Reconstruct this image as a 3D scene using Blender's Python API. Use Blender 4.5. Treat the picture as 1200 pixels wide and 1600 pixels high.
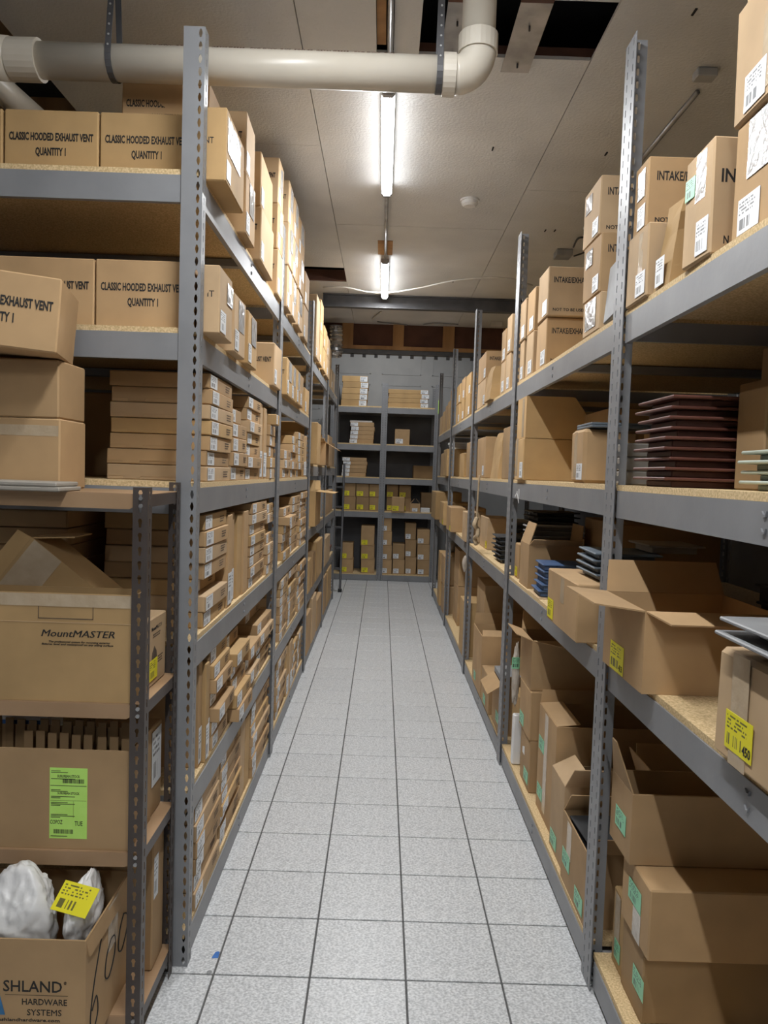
import bpy, bmesh, math, random
from mathutils import Vector, Matrix
rnd = random.Random(11)
D = bpy.data
for o in list(D.objects): D.objects.remove(o, do_unlink=True)
S = bpy.context.scene
COL = S.collection

# ------------------------------------------------------------------ camera
FPX, YAW, PITCH, ROLL, EYE = 1140.83, .0038, .0534, .0331, 1.6363
fw = Vector((math.sin(YAW)*math.cos(PITCH), math.cos(YAW)*math.cos(PITCH), -math.sin(PITCH)))
r0 = Vector((math.cos(YAW), -math.sin(YAW), 0)); u0 = r0.cross(fw)
rr = math.cos(ROLL)*r0 + math.sin(ROLL)*u0
uu = -math.sin(ROLL)*r0 + math.cos(ROLL)*u0
CAM = Vector((0, 0, EYE))
cd = D.cameras.new('camera'); cd.sensor_width = 36; cd.lens = FPX*36/1600; cd.clip_start = .02
co = D.objects.new('camera', cd); COL.objects.link(co)
m = Matrix((rr, uu, -fw)).transposed().to_4x4(); m.translation = CAM
co.matrix_world = m; S.camera = co

# ------------------------------------------------------------------ world, exposure
w = D.worlds.new('world'); S.world = w; w.use_nodes = True
w.node_tree.nodes['Background'].inputs[0].default_value = (.8, .85, .9, 1)
w.node_tree.nodes['Background'].inputs[1].default_value = .05
S.view_settings.view_transform = 'Standard'; S.view_settings.look = 'None'
S.view_settings.exposure = 0.0; S.view_settings.gamma = 1; S.view_settings.use_curve_mapping = False
LAMP = 300.0          # strength of the ceiling lamps' diffusers

# photograph measurements -> places in the room
def _ray(x, y): return fw + rr*((x-600)/FPX) - uu*((y-800)/FPX)
def AX(x, y, X): d = _ray(x, y); return CAM + d*(X/d.x)
def AY(x, y, Y): d = _ray(x, y); return CAM + d*(Y/d.y)
def AZ(x, y, Z): d = _ray(x, y); return CAM + d*((Z-EYE)/d.z)
def YX(px, z, X):          # distance down the aisle of a point at height z in plane X seen in column px
    k = rr*FPX - fw*(px-600)
    return -(k.x*X + k.z*(z-EYE))/k.y

# ------------------------------------------------------------------ materials
def nm(name):
    mt = D.materials.new(name); mt.use_nodes = True
    nt = mt.node_tree; b = nt.nodes['Principled BSDF']
    return mt, nt, b
def N(nt, t, **kw):
    n = nt.nodes.new(t)
    for k, v in kw.items():
        if k.startswith('i_'):
            key = k[2:]; key = int(key) if key.isdigit() else key.replace('_', ' ')
            n.inputs[key].default_value = v
        else: setattr(n, k, v)
    return n
def L(nt, a, b): nt.links.new(a, b)
def math_(nt, op, a, b=None):
    n = nt.nodes.new('ShaderNodeMath'); n.operation = op
    for i, v in enumerate((a, b)):
        if v is None: continue
        if isinstance(v, (int, float)): n.inputs[i].default_value = v
        else: L(nt, v, n.inputs[i])
    return n.outputs[0]
def ramp(nt, fac, stops):
    r = nt.nodes.new('ShaderNodeValToRGB'); e = r.color_ramp.elements
    e[0].position, e[0].color = stops[0][0], (*stops[0][1], 1)
    e[1].position, e[1].color = stops[-1][0], (*stops[-1][1], 1)
    for p, c in stops[1:-1]:
        q = e.new(p); q.color = (*c, 1)
    L(nt, fac, r.inputs[0]); return r.outputs[0]
def noise_mat(name, c0, c1, scale, rough=.6, metal=0, bump=0, bscale=None, stretch=None, rand=0, detail=4, lo=.35, hi=.65):
    mt, nt, b = nm(name)
    tc = N(nt, 'ShaderNodeTexCoord'); src = tc.outputs['Object']
    if stretch:
        mp = N(nt, 'ShaderNodeMapping'); mp.inputs['Scale'].default_value = stretch
        L(nt, src, mp.inputs[0]); src = mp.outputs[0]
    n = N(nt, 'ShaderNodeTexNoise', i_Scale=scale, i_Detail=detail); L(nt, src, n.inputs['Vector'])
    c = ramp(nt, n.outputs[0], [(lo, c0), (hi, c1)])
    if rand:
        oi = N(nt, 'ShaderNodeObjectInfo')
        hs = N(nt, 'ShaderNodeHueSaturation')
        L(nt, math_(nt, 'ADD', math_(nt, 'MULTIPLY', oi.outputs['Random'], 2*rand), 1-rand), hs.inputs['Value'])
        L(nt, c, hs.inputs['Color']); c = hs.outputs[0]
    L(nt, c, b.inputs['Base Color'])
    b.inputs['Roughness'].default_value = rough; b.inputs['Metallic'].default_value = metal
    if bump:
        n2 = N(nt, 'ShaderNodeTexNoise', i_Scale=bscale or scale, i_Detail=3); L(nt, tc.outputs['Object'], n2.inputs['Vector'])
        bp = N(nt, 'ShaderNodeBump', i_Strength=bump, i_Distance=.01); L(nt, n2.outputs[0], bp.inputs['Height'])
        L(nt, bp.outputs[0], b.inputs['Normal'])
    return mt
def kraft(name, c):
    d = tuple(x*.84 for x in c); e = tuple(min(1, x*1.07) for x in c)
    mt = noise_mat(name, d, e, 5, rough=.8, rand=.10, bump=.10, bscale=9, lo=.3, hi=.7)
    return mt
M = {}
M['kraft'] = kraft('kraft_cardboard', (.46, .297, .148))
M['kraft_pale'] = kraft('pale_kraft_cardboard', (.525, .366, .21))
M['kraft_gold'] = kraft('golden_kraft_cardboard', (.49, .316, .14))
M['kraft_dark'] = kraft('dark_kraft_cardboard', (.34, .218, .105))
M['kraft_edge'] = noise_mat('cardboard_edge', (.40, .27, .15), (.60, .43, .26), 160, rough=.9)
M['steel'] = noise_mat('grey_painted_steel', (.215, .22, .23), (.25, .255, .265), 6, rough=.42, bump=.03, bscale=60)
M['steel_dark'] = noise_mat('dark_steel', (.06, .06, .065), (.09, .09, .095), 8, rough=.5)
M['brown_steel'] = noise_mat('brown_enamel_steel', (.055, .043, .038), (.075, .06, .053), 7, rough=.4)
M['brown_shelf'] = noise_mat('tan_enamel_shelf', (.35, .22, .12), (.41, .265, .15), 5, rough=.45)
M['board'] = noise_mat('particle_board', (.50, .35, .17), (.76, .58, .33), 170, rough=.85, detail=6, lo=.35, hi=.65)
M['tape'] = noise_mat('clear_packing_tape', (.47, .36, .235), (.54, .43, .30), 14, rough=.2, bump=.3, bscale=25)
M['tape'].node_tree.nodes['Principled BSDF'].inputs['Specular IOR Level'].default_value = .8
M['ink'] = noise_mat('black_ink', (.012, .012, .012), (.02, .019, .018), 40, rough=.7)
M['ink_soft'] = noise_mat('faded_ink', (.09, .065, .045), (.13, .09, .06), 40, rough=.8)
M['tile'] = noise_mat('speckled_grey_tile', (.40, .41, .42), (.74, .75, .755), 120, rough=.36, detail=6, rand=.025, lo=.34, hi=.66, stretch=(1, 1.3, 1))
M['grout'] = noise_mat('dark_grout', (.085, .085, .085), (.13, .13, .128), 60, rough=.9)
M['plaster'] = noise_mat('textured_ceiling', (.60, .60, .595), (.68, .68, .67), 2.5, rough=.9, bump=.28, bscale=75)
M['pvc'] = noise_mat('cream_pvc', (.62, .57, .48), (.68, .63, .54), 4, rough=.35)
M['wood'] = noise_mat('framing_lumber', (.34, .18, .075), (.52, .30, .13), 7, rough=.75, stretch=(1, 1, .12))
M['redwood'] = noise_mat('reddish_sheathing', (.10, .048, .034), (.15, .07, .048), 5, rough=.8)
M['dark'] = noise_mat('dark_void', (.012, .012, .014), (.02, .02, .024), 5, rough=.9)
M['galv'] = noise_mat('galvanised_steel', (.30, .30, .30), (.46, .46, .46), 9, rough=.38, metal=.7)
M['white'] = noise_mat('white_plastic', (.74, .74, .73), (.80, .80, .79), 8, rough=.4)
M['bag'] = noise_mat('white_plastic_bag', (.74, .73, .71), (.84, .83, .82), 9, rough=.3, bump=.35, bscale=16)
M['clear'] = noise_mat('cloudy_clear_plastic', (.44, .38, .31), (.60, .55, .48), 12, rough=.15, bump=.4, bscale=30)
M['wallgrey'] = noise_mat('grey_painted_wall', (.36, .365, .365), (.41, .415, .41), 3, rough=.7)
M['darkgrey'] = noise_mat('charcoal_panel_and_wall_shade', (.10, .10, .105), (.13, .13, .135), 3, rough=.7)  # on the side walls this dark tone is shade put into the colour
M['blocklight'] = noise_mat('light_grey_plastic', (.36, .36, .36), (.43, .43, .42), 10, rough=.5)
M['panelgrey'] = noise_mat('mid_grey_plastic', (.22, .225, .23), (.28, .285, .29), 10, rough=.5)
M['panelslate'] = noise_mat('slate_blue_grey_plastic', (.10, .125, .15), (.14, .17, .20), 10, rough=.5)
M['panelblue'] = noise_mat('navy_blue_plastic', (.045, .085, .18), (.065, .12, .24), 10, rough=.45)
M['panelblack'] = noise_mat('charcoal_plastic', (.025, .027, .03), (.045, .047, .05), 10, rough=.5)
M['panelred'] = noise_mat('dark_red_plastic', (.105, .038, .028), (.14, .055, .04), 10, rough=.45)
M['panelsage'] = noise_mat('pale_sage_plastic', (.34, .39, .33), (.42, .46, .40), 10, rough=.5)
M['panelbeige'] = noise_mat('taupe_plastic', (.30, .275, .235), (.36, .33, .285), 10, rough=.5)
M['greycarton'] = noise_mat('grey_printed_carton', (.25, .235, .21), (.30, .28, .25), 10, rough=.7)
M['bluetape'] = noise_mat('blue_masking_tape', (.03, .13, .42), (.04, .17, .50), 20, rough=.6)
M['cable'] = noise_mat('off_white_cable', (.55, .53, .49), (.62, .60, .56), 10, rough=.5)
M['cord'] = noise_mat('tan_cord', (.40, .30, .18), (.52, .40, .26), 30, rough=.8)
M['foil'] = noise_mat('crinkled_foil', (.6, .6, .6), (.85, .85, .85), 12, rough=.22, metal=.9, bump=.9, bscale=14)
M['rubber'] = noise_mat('black_rubber', (.02, .02, .02), (.03, .03, .03), 10, rough=.8)
M['logoblue'] = noise_mat('logo_blue_ink', (.04, .16, .33), (.05, .20, .40), 30, rough=.7)
M['lime'] = noise_mat('lime_paper', (.50, .84, .16), (.54, .88, .19), 20, rough=.6)
M['yellowpaper'] = noise_mat('yellow_paper', (.80, .62, .02), (.86, .70, .03), 20, rough=.5)
def paper(name, c, bars=True):
    """label paper: lines of small print above a bar code, laid out in the label's own UVs"""
    mt, nt, b = nm(name)
    uv = N(nt, 'ShaderNodeUVMap'); sx = N(nt, 'ShaderNodeSeparateXYZ'); L(nt, uv.outputs[0], sx.inputs[0])
    u, v = sx.outputs[0], sx.outputs[1]
    def inr(a, lo, hi): return math_(nt, 'MULTIPLY', math_(nt, 'GREATER_THAN', a, lo), math_(nt, 'LESS_THAN', a, hi))
    oi = N(nt, 'ShaderNodeObjectInfo')
    seed = math_(nt, 'MULTIPLY', oi.outputs['Random'], 99)
    wn = N(nt, 'ShaderNodeTexWhiteNoise', noise_dimensions='2D'); cb = N(nt, 'ShaderNodeCombineXYZ')
    L(nt, math_(nt, 'FLOOR', math_(nt, 'MULTIPLY', u, 38)), cb.inputs[0]); L(nt, seed, cb.inputs[1]); L(nt, cb.outputs[0], wn.inputs['Vector'])
    bar = math_(nt, 'MULTIPLY', math_(nt, 'GREATER_THAN', wn.outputs[0], .45), math_(nt, 'MULTIPLY', inr(u, .08, .62), inr(v, .12, .42)))
    wn2 = N(nt, 'ShaderNodeTexWhiteNoise', noise_dimensions='3D'); cb2 = N(nt, 'ShaderNodeCombineXYZ')
    L(nt, math_(nt, 'FLOOR', math_(nt, 'MULTIPLY', u, 24)), cb2.inputs[0]); L(nt, math_(nt, 'FLOOR', math_(nt, 'MULTIPLY', v, 10)), cb2.inputs[1]); L(nt, seed, cb2.inputs[2])
    L(nt, cb2.outputs[0], wn2.inputs['Vector'])
    ln = math_(nt, 'MULTIPLY', math_(nt, 'GREATER_THAN', math_(nt, 'FRACT', math_(nt, 'MULTIPLY', v, 10)), .5), math_(nt, 'GREATER_THAN', wn2.outputs[0], .42))
    ln = math_(nt, 'MULTIPLY', ln, math_(nt, 'MULTIPLY', inr(u, .06, .80), inr(v, .5, .94)))
    d = math_(nt, 'MAXIMUM', bar, ln) if bars else ln
    mx = N(nt, 'ShaderNodeMix', data_type='RGBA'); mx.inputs[6].default_value = (*c, 1); mx.inputs[7].default_value = (.03, .03, .03, 1)
    L(nt, math_(nt, 'MULTIPLY', d, .85), mx.inputs[0]); L(nt, mx.outputs[2], b.inputs['Base Color'])
    b.inputs['Roughness'].default_value = .45
    return mt
M['lab_white'] = paper('white_label_paper', (.76, .78, .80))
M['lab_yellow'] = paper('yellow_label_paper', (.80, .72, .02))
M['lab_green'] = paper('mint_label_paper', (.26, .62, .38))
M['lab_clear'] = noise_mat('clear_document_pouch', (.45, .43, .40), (.66, .67, .68), 20, rough=.14, bump=.6, bscale=28)
mt, nt, b = nm('lamp_diffuser'); b.inputs['Base Color'].default_value = (.9, .9, .9, 1)
b.inputs['Emission Color'].default_value = (.97, .985, 1.0, 1); b.inputs['Emission Strength'].default_value = LAMP
M['lamp'] = mt
mt2 = mt.copy(); mt2.name = 'lamp_diffuser_side'; mt2.node_tree.nodes['Principled BSDF'].inputs['Emission Strength'].default_value = LAMP*.05
M['lamp_side'] = mt2

# ------------------------------------------------------------------ mesh helpers
def newobj(name, me, parent=None, mtx=None):
    o = D.objects.new(name, me); COL.objects.link(o)
    if parent is not None: o.parent = parent
    if mtx is not None: o.matrix_local = mtx
    return o
class MB:
    def __init__(s): s.v = []; s.f = []; s.mi = []
    def box(s, x0, x1, y0, y1, z0, z1, mi=0):
        n = len(s.v)
        s.v += [(x0,y0,z0),(x1,y0,z0),(x1,y1,z0),(x0,y1,z0),(x0,y0,z1),(x1,y0,z1),(x1,y1,z1),(x0,y1,z1)]
        for q in ((0,3,2,1),(4,5,6,7),(0,1,5,4),(1,2,6,5),(2,3,7,6),(3,0,4,7)):
            s.f.append(tuple(n+i for i in q)); s.mi.append(mi)
        return s
    def prism(s, pts, axis, a, b, mi=0):
        """extrude a polygon (list of 2D points) along an axis; 2D = the other two axes in x,y,z order"""
        n = len(s.v); k = len(pts)
        def mk(p, t): return {'x': (t, p[0], p[1]), 'y': (p[0], t, p[1]), 'z': (p[0], p[1], t)}[axis]
        s.v += [mk(p, a) for p in pts] + [mk(p, b) for p in pts]
        s.f.append(tuple(n+i for i in range(k))[::-1]); s.f.append(tuple(n+k+i for i in range(k)))
        s.mi += [mi, mi]
        for i in range(k):
            j = (i+1) % k; s.f.append((n+i, n+j, n+k+j, n+k+i)); s.mi.append(mi)
        return s
    def tube(s, pts, r, seg=8, mi=0, caps=True):
        pts = [Vector(p) for p in pts]; n = len(s.v); k = len(pts)
        up = Vector((0, 0, 1)); prev = None
        for i, p in enumerate(pts):
            t = (pts[min(i+1, k-1)] - pts[max(i-1, 0)]).normalized()
            if prev is None:
                a = up if abs(t.z) < .9 else Vector((1, 0, 0)); a = (a - t*a.dot(t)).normalized()
            else: a = (prev - t*prev.dot(t)).normalized()
            prev = a; b_ = t.cross(a); rad = r[i] if isinstance(r, (list, tuple)) else r
            for q in range(seg):
                th = 2*math.pi*q/seg; s.v.append(tuple(p + a*(rad*math.cos(th)) + b_*(rad*math.sin(th))))
        for i in range(k-1):
            for q in range(seg):
                q2 = (q+1) % seg
                s.f.append((n+i*seg+q, n+i*seg+q2, n+(i+1)*seg+q2, n+(i+1)*seg+q)); s.mi.append(mi)
        if caps:
            s.f.append(tuple(n+q for q in range(seg))[::-1]); s.f.append(tuple(n+(k-1)*seg+q for q in range(seg))); s.mi += [mi, mi]
        return s
    def mesh(s, name, mats, smooth=False, fix=True):
        me = D.meshes.new(name); me.from_pydata(s.v, [], s.f)
        for mt_ in (mats if isinstance(mats, (list, tuple)) else [mats]): me.materials.append(M[mt_])
        me.polygons.foreach_set('material_index', s.mi)
        if fix:
            bm = bmesh.new(); bm.from_mesh(me); bmesh.ops.recalc_face_normals(bm, faces=bm.faces); bm.to_mesh(me); bm.free()
        if smooth:
            me.polygons.foreach_set('use_smooth', [True]*len(me.polygons))
        me.update(); return me
    def obj(s, name, mats, parent=None, mtx=None, smooth=False):
        return newobj(name, s.mesh(name, mats, smooth), parent, mtx)
def T(x, y, z): return Matrix.Translation((x, y, z))
def RZ(a): return Matrix.Rotation(math.radians(a), 4, 'Z')
def RX(a): return Matrix.Rotation(math.radians(a), 4, 'X')
def RY(a): return Matrix.Rotation(math.radians(a), 4, 'Y')
LABELS = {}
def tag(o, label, cat, group=None):
    o['label'] = label; o['category'] = cat
    if group: o['group'] = group
    LABELS.setdefault(label, []).append(o.name)
    return o
def struct(o): o['kind'] = 'structure'; return o
def empty(name, loc=(0, 0, 0)):
    o = D.objects.new(name, None); COL.objects.link(o); o.location = loc; o.empty_display_size = .1; return o

# thin printed sheets on the faces of a box of size (sx, sy, sz) whose base centre is the origin
def face_frame(face, sx, sy, sz):
    if face == '-y': return Matrix(((1,0,0,-sx/2),(0,0,-1,-sy/2),(0,1,0,0),(0,0,0,1)))
    if face == '+x': return Matrix(((0,0,1,sx/2),(1,0,0,-sy/2),(0,1,0,0),(0,0,0,1)))
    if face == '-x': return Matrix(((0,0,-1,-sx/2),(-1,0,0,sy/2),(0,1,0,0),(0,0,0,1)))
    if face == '+z': return Matrix(((1,0,0,-sx/2),(0,1,0,-sy/2),(0,0,1,sz),(0,0,0,1)))
_sheet = {}
def sheet_mesh(name, wd, ht, mat, th=.0008):
    key = (name, round(wd, 3), round(ht, 3), mat)
    if key in _sheet: return _sheet[key]
    mb = MB().box(0, wd, 0, ht, 0, th); me = mb.mesh(name, mat)
    uv = me.uv_layers.new(name='UVMap')
    for lp in me.loops:
        c = me.vertices[lp.vertex_index].co; uv.data[lp.index].uv = (c.x/wd, c.y/ht)
    _sheet[key] = me; return me
def sheet(parent, dims, face, u, v, wd, ht, mat, name='label_sticker', rot=0, lift=None):
    if lift is None: lift = .0014 if mat.startswith('lab_') else .0004
    F = face_frame(face, *dims)
    return newobj(name, sheet_mesh(name, wd, ht, mat), parent, F @ T(u, v, lift) @ RZ(rot))
_txt = {}
def text_mesh(s, size, xs=.78, bold=.0, mat='ink', spacing=1.0, line=1.0, align='CENTER', shear=0):
    key = (s, size, xs, bold, mat, align, shear)
    if key in _txt: return _txt[key]
    c = D.curves.new('printed_text', 'FONT'); c.body = s; c.size = size; c.align_x = align; c.align_y = 'CENTER'
    c.offset = bold*size; c.extrude = .0003; c.resolution_u = 2; c.space_character = spacing; c.space_line = line; c.shear = shear
    o = D.objects.new('printed_text', c); COL.objects.link(o)
    dg = bpy.context.evaluated_depsgraph_get(); dg.update()
    me = D.meshes.new_from_object(o.evaluated_get(dg)); me.name = 'printed_text'
    D.objects.remove(o); D.curves.remove(c)
    me.transform(Matrix.Diagonal((xs, 1, 1, 1))); me.materials.clear(); me.materials.append(M[mat])
    _txt[key] = me; return me
def text(parent, dims, face, u, v, s, size, lift=.0006, rot=0, name='printed_text', **kw):
    return newobj(name, text_mesh(s, size, **kw), parent, face_frame(face, *dims) @ T(u, v, lift) @ RZ(rot))

# ------------------------------------------------------------------ cartons
def soft_box_mesh(name, sx, sy, sz, mats, wob=.002, bev=.004, seed=None, bulge=0):
    r = random.Random(seed if seed is not None else rnd.random())
    bm = bmesh.new()
    x, y = sx/2, sy/2
    vs = [bm.verts.new((a*x, b*y, c*sz)) for a, b, c in ((-1,-1,0),(1,-1,0),(1,1,0),(-1,1,0),(-1,-1,1),(1,-1,1),(1,1,1),(-1,1,1))]
    for q in ((0,3,2,1),(4,5,6,7),(0,1,5,4),(1,2,6,5),(2,3,7,6),(3,0,4,7)): bm.faces.new([vs[i] for i in q])
    for i in range(4, 8):
        vs[i].co += Vector((r.uniform(-wob, wob), r.uniform(-wob, wob), r.uniform(-wob, 0)))
    bmesh.ops.bevel(bm, geom=bm.edges[:], offset=bev, segments=1, affect='EDGES', clamp_overlap=True)
    me = D.meshes.new(name); bm.to_mesh(me); bm.free()
    for mt_ in (mats if isinstance(mats, (list, tuple)) else [mats]): me.materials.append(M[mt_])
    return me
def carton(x0, x1, y0, y1, z0, h, label, mat='kraft', name='carton', rz=0, rx=0, ry=0, wob=.002, group=None, seam=None, bev=.004):
    """closed shipping carton; base centre is the origin. seam: face that shows the taped flap joint"""
    sx, sy = x1-x0, y1-y0
    o = newobj(name, soft_box_mesh(name, sx, sy, h, mat, wob, bev))
    o.matrix_world = T((x0+x1)/2, (y0+y1)/2, z0) @ RZ(rz) @ RX(rx) @ RY(ry)
    o['_d'] = (sx, sy, h)
    tag(o, label, 'box', group)
    if seam == '+z':
        sheet(o, (sx, sy, h), '+z', sx*.5-.025, .004, .05, sy-.008, 'tape', 'packing_tape')
    elif seam in ('+x', '-x', '-y'):
        wdt = sy if seam[1] == 'x' else sx
        sheet(o, (sx, sy, h), seam, wdt*.5-.024, h*.02, .048, h*.96, 'tape', 'packing_tape')
    return o
def dims(o): return tuple(o['_d'])
def st(o, face, u, v, wd, ht, mat='lab_white', **kw): return sheet(o, dims(o), face, u, v, wd, ht, mat, **kw)
def tx(o, face, u, v, s, size, **kw): return text(o, dims(o), face, u, v, s, size, **kw)

def open_carton(x0, x1, y0, y1, z0, h, label, flaps, mat='kraft', rz=0, rx=0, ry=0, name='open_carton', th=.005, group=None):
    """open box with real walls; flaps = {side: (angle from straight up, outward positive, length[, trim])}"""
    sx, sy = x1-x0, y1-y0; x, y = sx/2, sy/2
    mb = MB()
    mb.box(-x, x, -y, -y+th, 0, h).box(-x, x, y-th, y, 0, h).box(-x, -x+th, -y+th, y-th, 0, h).box(x-th, x, -y+th, y-th, 0, h)
    mb.box(-x+th, x-th, -y+th, y-th, 0, th)
    o = mb.obj(name, mat); o.matrix_world = T((x0+x1)/2, (y0+y1)/2, z0) @ RZ(rz) @ RX(rx) @ RY(ry)
    o['_d'] = (sx, sy, h); tag(o, label, 'box', group)
    for side, sp in flaps.items():
        ang, ln = sp[0], sp[1]; trim = sp[2] if len(sp) > 2 else .012
        wd = sx if side[1] == 'y' else sy
        f = MB().prism([(-wd/2+.002, 0), (wd/2-.002, 0), (wd/2-trim, ln), (-wd/2+trim, ln)], 'y', -th*.4, th*.4)
        base = {'-y': T(0, -y+th/2, h) @ RX(ang), '+y': T(0, y-th/2, h) @ RZ(180) @ RX(ang),
                '-x': T(-x+th/2, 0, h) @ RZ(-90) @ RX(ang), '+x': T(x-th/2, 0, h) @ RZ(90) @ RX(ang)}[side]
        f.obj('flap', mat, o, base)
    return o
ORD = ['first','second','third','fourth','fifth','sixth','seventh','eighth','ninth','tenth','eleventh','twelfth']
NUM = ['one','two','three','four','five','six','seven','eight','nine','ten','eleven','twelve']

# ================================================================== THE ROOM
ZC = 3.36
TX0, TY0, TS = .1294, 2.279, .311
# floor: grout bed with every tile of the aisle laid on it
fl = struct(MB().box(-3.2, 2.6, -6.6, 12.0, -.08, -.004).obj('floor', 'grout'))
tm = soft_box_mesh('tile', TS-.0065, TS-.0065, .006, 'tile', wob=0, bev=.0012, seed=1)
for i in range(-4, 3):
    for j in range(-3, 31):
        newobj('tile', tm, fl, T(TX0+(i+.5)*TS, TY0+(j+.5)*TS, -.006))
rest = MB()
for i in range(-11, 9):
    for j in range(-28, 31):
        if -4 <= i < 3 and j >= -3: continue
        rest.box(TX0+i*TS+.0025, TX0+(i+1)*TS-.0025, TY0+j*TS+.0025, TY0+(j+1)*TS-.0025, -.006, 0)
ro = rest.obj('tile_field', 'tile', fl); ro['kind'] = 'stuff'

# ceiling: textured panels with open joints and the cut-outs seen in the photo
jl, jr = AZ(500, 220, ZC).x, AZ(860, 220, ZC).x
oe = AZ(118, 172, ZC).x
h0, h1 = AZ(655, 85, ZC), AZ(965, 10, ZC)      # the hole around the drain
hx0, hx1, hy0, hy1 = h0.x, h1.x, h1.y-.02, h0.y
vx0, vy0, vy1 = AZ(478, 418, ZC).x-.35, AZ(520, 418, ZC).y, AZ(520, 440, ZC).y
sx0, sx1 = AZ(589, 60, ZC).x, AZ(615, 60, ZC).x  # strip cut along the lamp row
sy1 = AZ(600, 89, ZC).y
HDY = AZ(600, 507, ZC).y                          # the header at the end of the ceiling
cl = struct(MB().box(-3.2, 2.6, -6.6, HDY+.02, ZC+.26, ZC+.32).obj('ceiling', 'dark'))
def cpanel(x0, x1, y0, y1):
    if x1-x0 > .004 and y1-y0 > .004: MB().box(x0+.002, x1-.002, y0+.002, y1-.002, ZC, ZC+.014).obj('ceiling_panel', 'plaster', cl)
P = 2.44
# left strip, broken by the void near the far beam
for a, b_ in ((-6.6, -3.34), (-3.34, -.9), (-.9, 1.54), (1.54, 3.98), (3.98, vy0)): cpanel(oe, jl, a, b_)
cpanel(oe, vx0, vy0, vy1); cpanel(oe, jl, vy1, HDY)
# middle strip with lamp strip and drain hole
hya, hxm = 2.42, AZ(812, 8, ZC).x
for a, b_ in ((-6.6, -2.24), (-2.24, .2), (.2, hya)): cpanel(jl, jr, a, b_)
cpanel(jl, sx0, hya, sy1); cpanel(sx1, hx0, hya, sy1); cpanel(jl, hx0, sy1, hy1)
cpanel(hx1, jr, hya, hy1); cpanel(hxm, hx1, hya, hy0)
for a, b_ in ((hy1, 5.2), (5.2, HDY)): cpanel(jl, jr, a, b_)
for a, b_ in ((-6.6, -2.84), (-2.84, -.4), (-.4, 2.04), (2.04, 4.48), (4.48, HDY)): cpanel(jr, 2.6, a, b_)
for k in range(20):                                # joists above the open bay on the left
    y = -6.4 + k*.8 + .1
    if y < HDY-.1: MB().box(-3.2, oe-.01, y, y+.04, ZC+.06, ZC+.26).obj('joist', 'wood', cl)
MB().box(hx0-.03, hx1+.03, hy1+.004, hy1+.04, ZC+.015, ZC+.05).obj('hole_framing', 'redwood', cl)
MB().box(sx0, sx1-.03, hy0-.3, sy1-.06, ZC+.015, ZC+.03).obj('exposed_wood', 'wood', cl)
p_, q_ = AZ(591, 408, ZC), AZ(614, 376, ZC)
MB().box(p_.x, q_.x, q_.y, AZ(601.5, 411, ZC-.065).y-.01, ZC-.004, ZC-.001).obj('bare_wood_patch', 'wood', cl)
MB().box(vx0, jl, vy1-.03, vy1, ZC+.004, ZC+.1).obj('void_framing', 'redwood', cl)
MB().box(vx0, jl, vy0, vy0+.03, ZC+.014, ZC+.1).obj('void_framing', 'steel_dark', cl)
for px, py in ((770, 232), (1085, 18), (852, 360), (867, 360), (947, 240), (708, 440)):   # staples and nicks
    c = AZ(px, py, ZC); MB().box(c.x-.004, c.x+.004, c.y-.02, c.y+.02, ZC-.004, ZC+.001).obj('staple', 'dark', cl)

# far end: header of studs and sheathing, the grey panel wall behind
hd = struct(MB().box(-3.2, 2.6, HDY+.02, HDY+.04, 3.1, ZC+.3).obj('wall_header', 'redwood'))
def hz(py): return AY(600, py, HDY).z
for a, b_ in ((535, 552), (614, 631), (692, 710), (742, 750), (786, 800), (846, 856), (460, 475)):
    x0 = AY(a, 525, HDY).x; x1 = AY(b_, 525, HDY).x
    MB().box(x0, x1, HDY-.02, HDY+.019, hz(542), ZC+.2).obj('stud', 'wood', hd)
MB().box(-3.2, 2.6, HDY-.025, HDY+.04, hz(547), hz(541)).obj('bottom_plate', 'wood', hd)
MB().box(-3.2, 2.6, HDY-.035, HDY+.05, hz(554), hz(547.5)).obj('steel_lintel', 'steel_dark', hd)
for k in range(22):
    MB().box(-1.4+k*.14, -1.36+k*.14, HDY, HDY+.03, hz(559), hz(554.3)).obj('hanger_clip', 'steel_dark', hd)
YB = 11.72
wb = struct(MB().box(-3.2, 2.6, YB, YB+.1, 0, 4.3).obj('wall_back', 'wallgrey'))
for k in range(4):                                 # embossed rectangles of the panel wall
    for z in (2.62, 3.2, 2.04, 1.46, .88, .3):
        x = -1.66 + k*.80
        fr = MB().box(x, x+.62, YB-.006, YB, z, z+.014).box(x, x+.62, YB-.006, YB, z+.406, z+.42).box(x, x+.014, YB-.006, YB, z, z+.42).box(x+.606, x+.62, YB-.006, YB, z, z+.42)
        fr.obj('embossed_panel', 'wallgrey', wb)
struct(MB().box(-3.3, -3.2, -6.6, 12, 0, 4.3).obj('wall_left', 'darkgrey'))  # wall coloured dark to stand for the unlit space beyond the left rack
struct(MB().box(2.6, 2.7, -6.6, 12, 0, 4.3).obj('wall_right', 'darkgrey'))  # shade behind the right rack painted in as a darker wall colour
struct(MB().box(-3.2, 2.6, -6.7, -6.6, 0, 4.3).obj('wall_front', 'wallgrey'))
struct(MB().box(-3.2, 2.6, HDY+.04, 12, 4.2, 4.3).obj('ceiling_far', 'wallgrey'))
# steel beam across the ceiling
yb = AZ(650, 462, ZC).y
zb0 = AY(650, 483, yb).z
sb = struct(MB().box(AZ(505, 458, ZC).x, 2.6, yb+.03, yb+.045, zb0+.01, ZC).box(AZ(505, 458, ZC).x, 2.6, yb, yb+.075, zb0, zb0+.012).box(AZ(505, 458, ZC).x, 2.6, yb, yb+.075, ZC-.014, ZC-.002).obj('trim_beam', 'steel_dark'))

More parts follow.
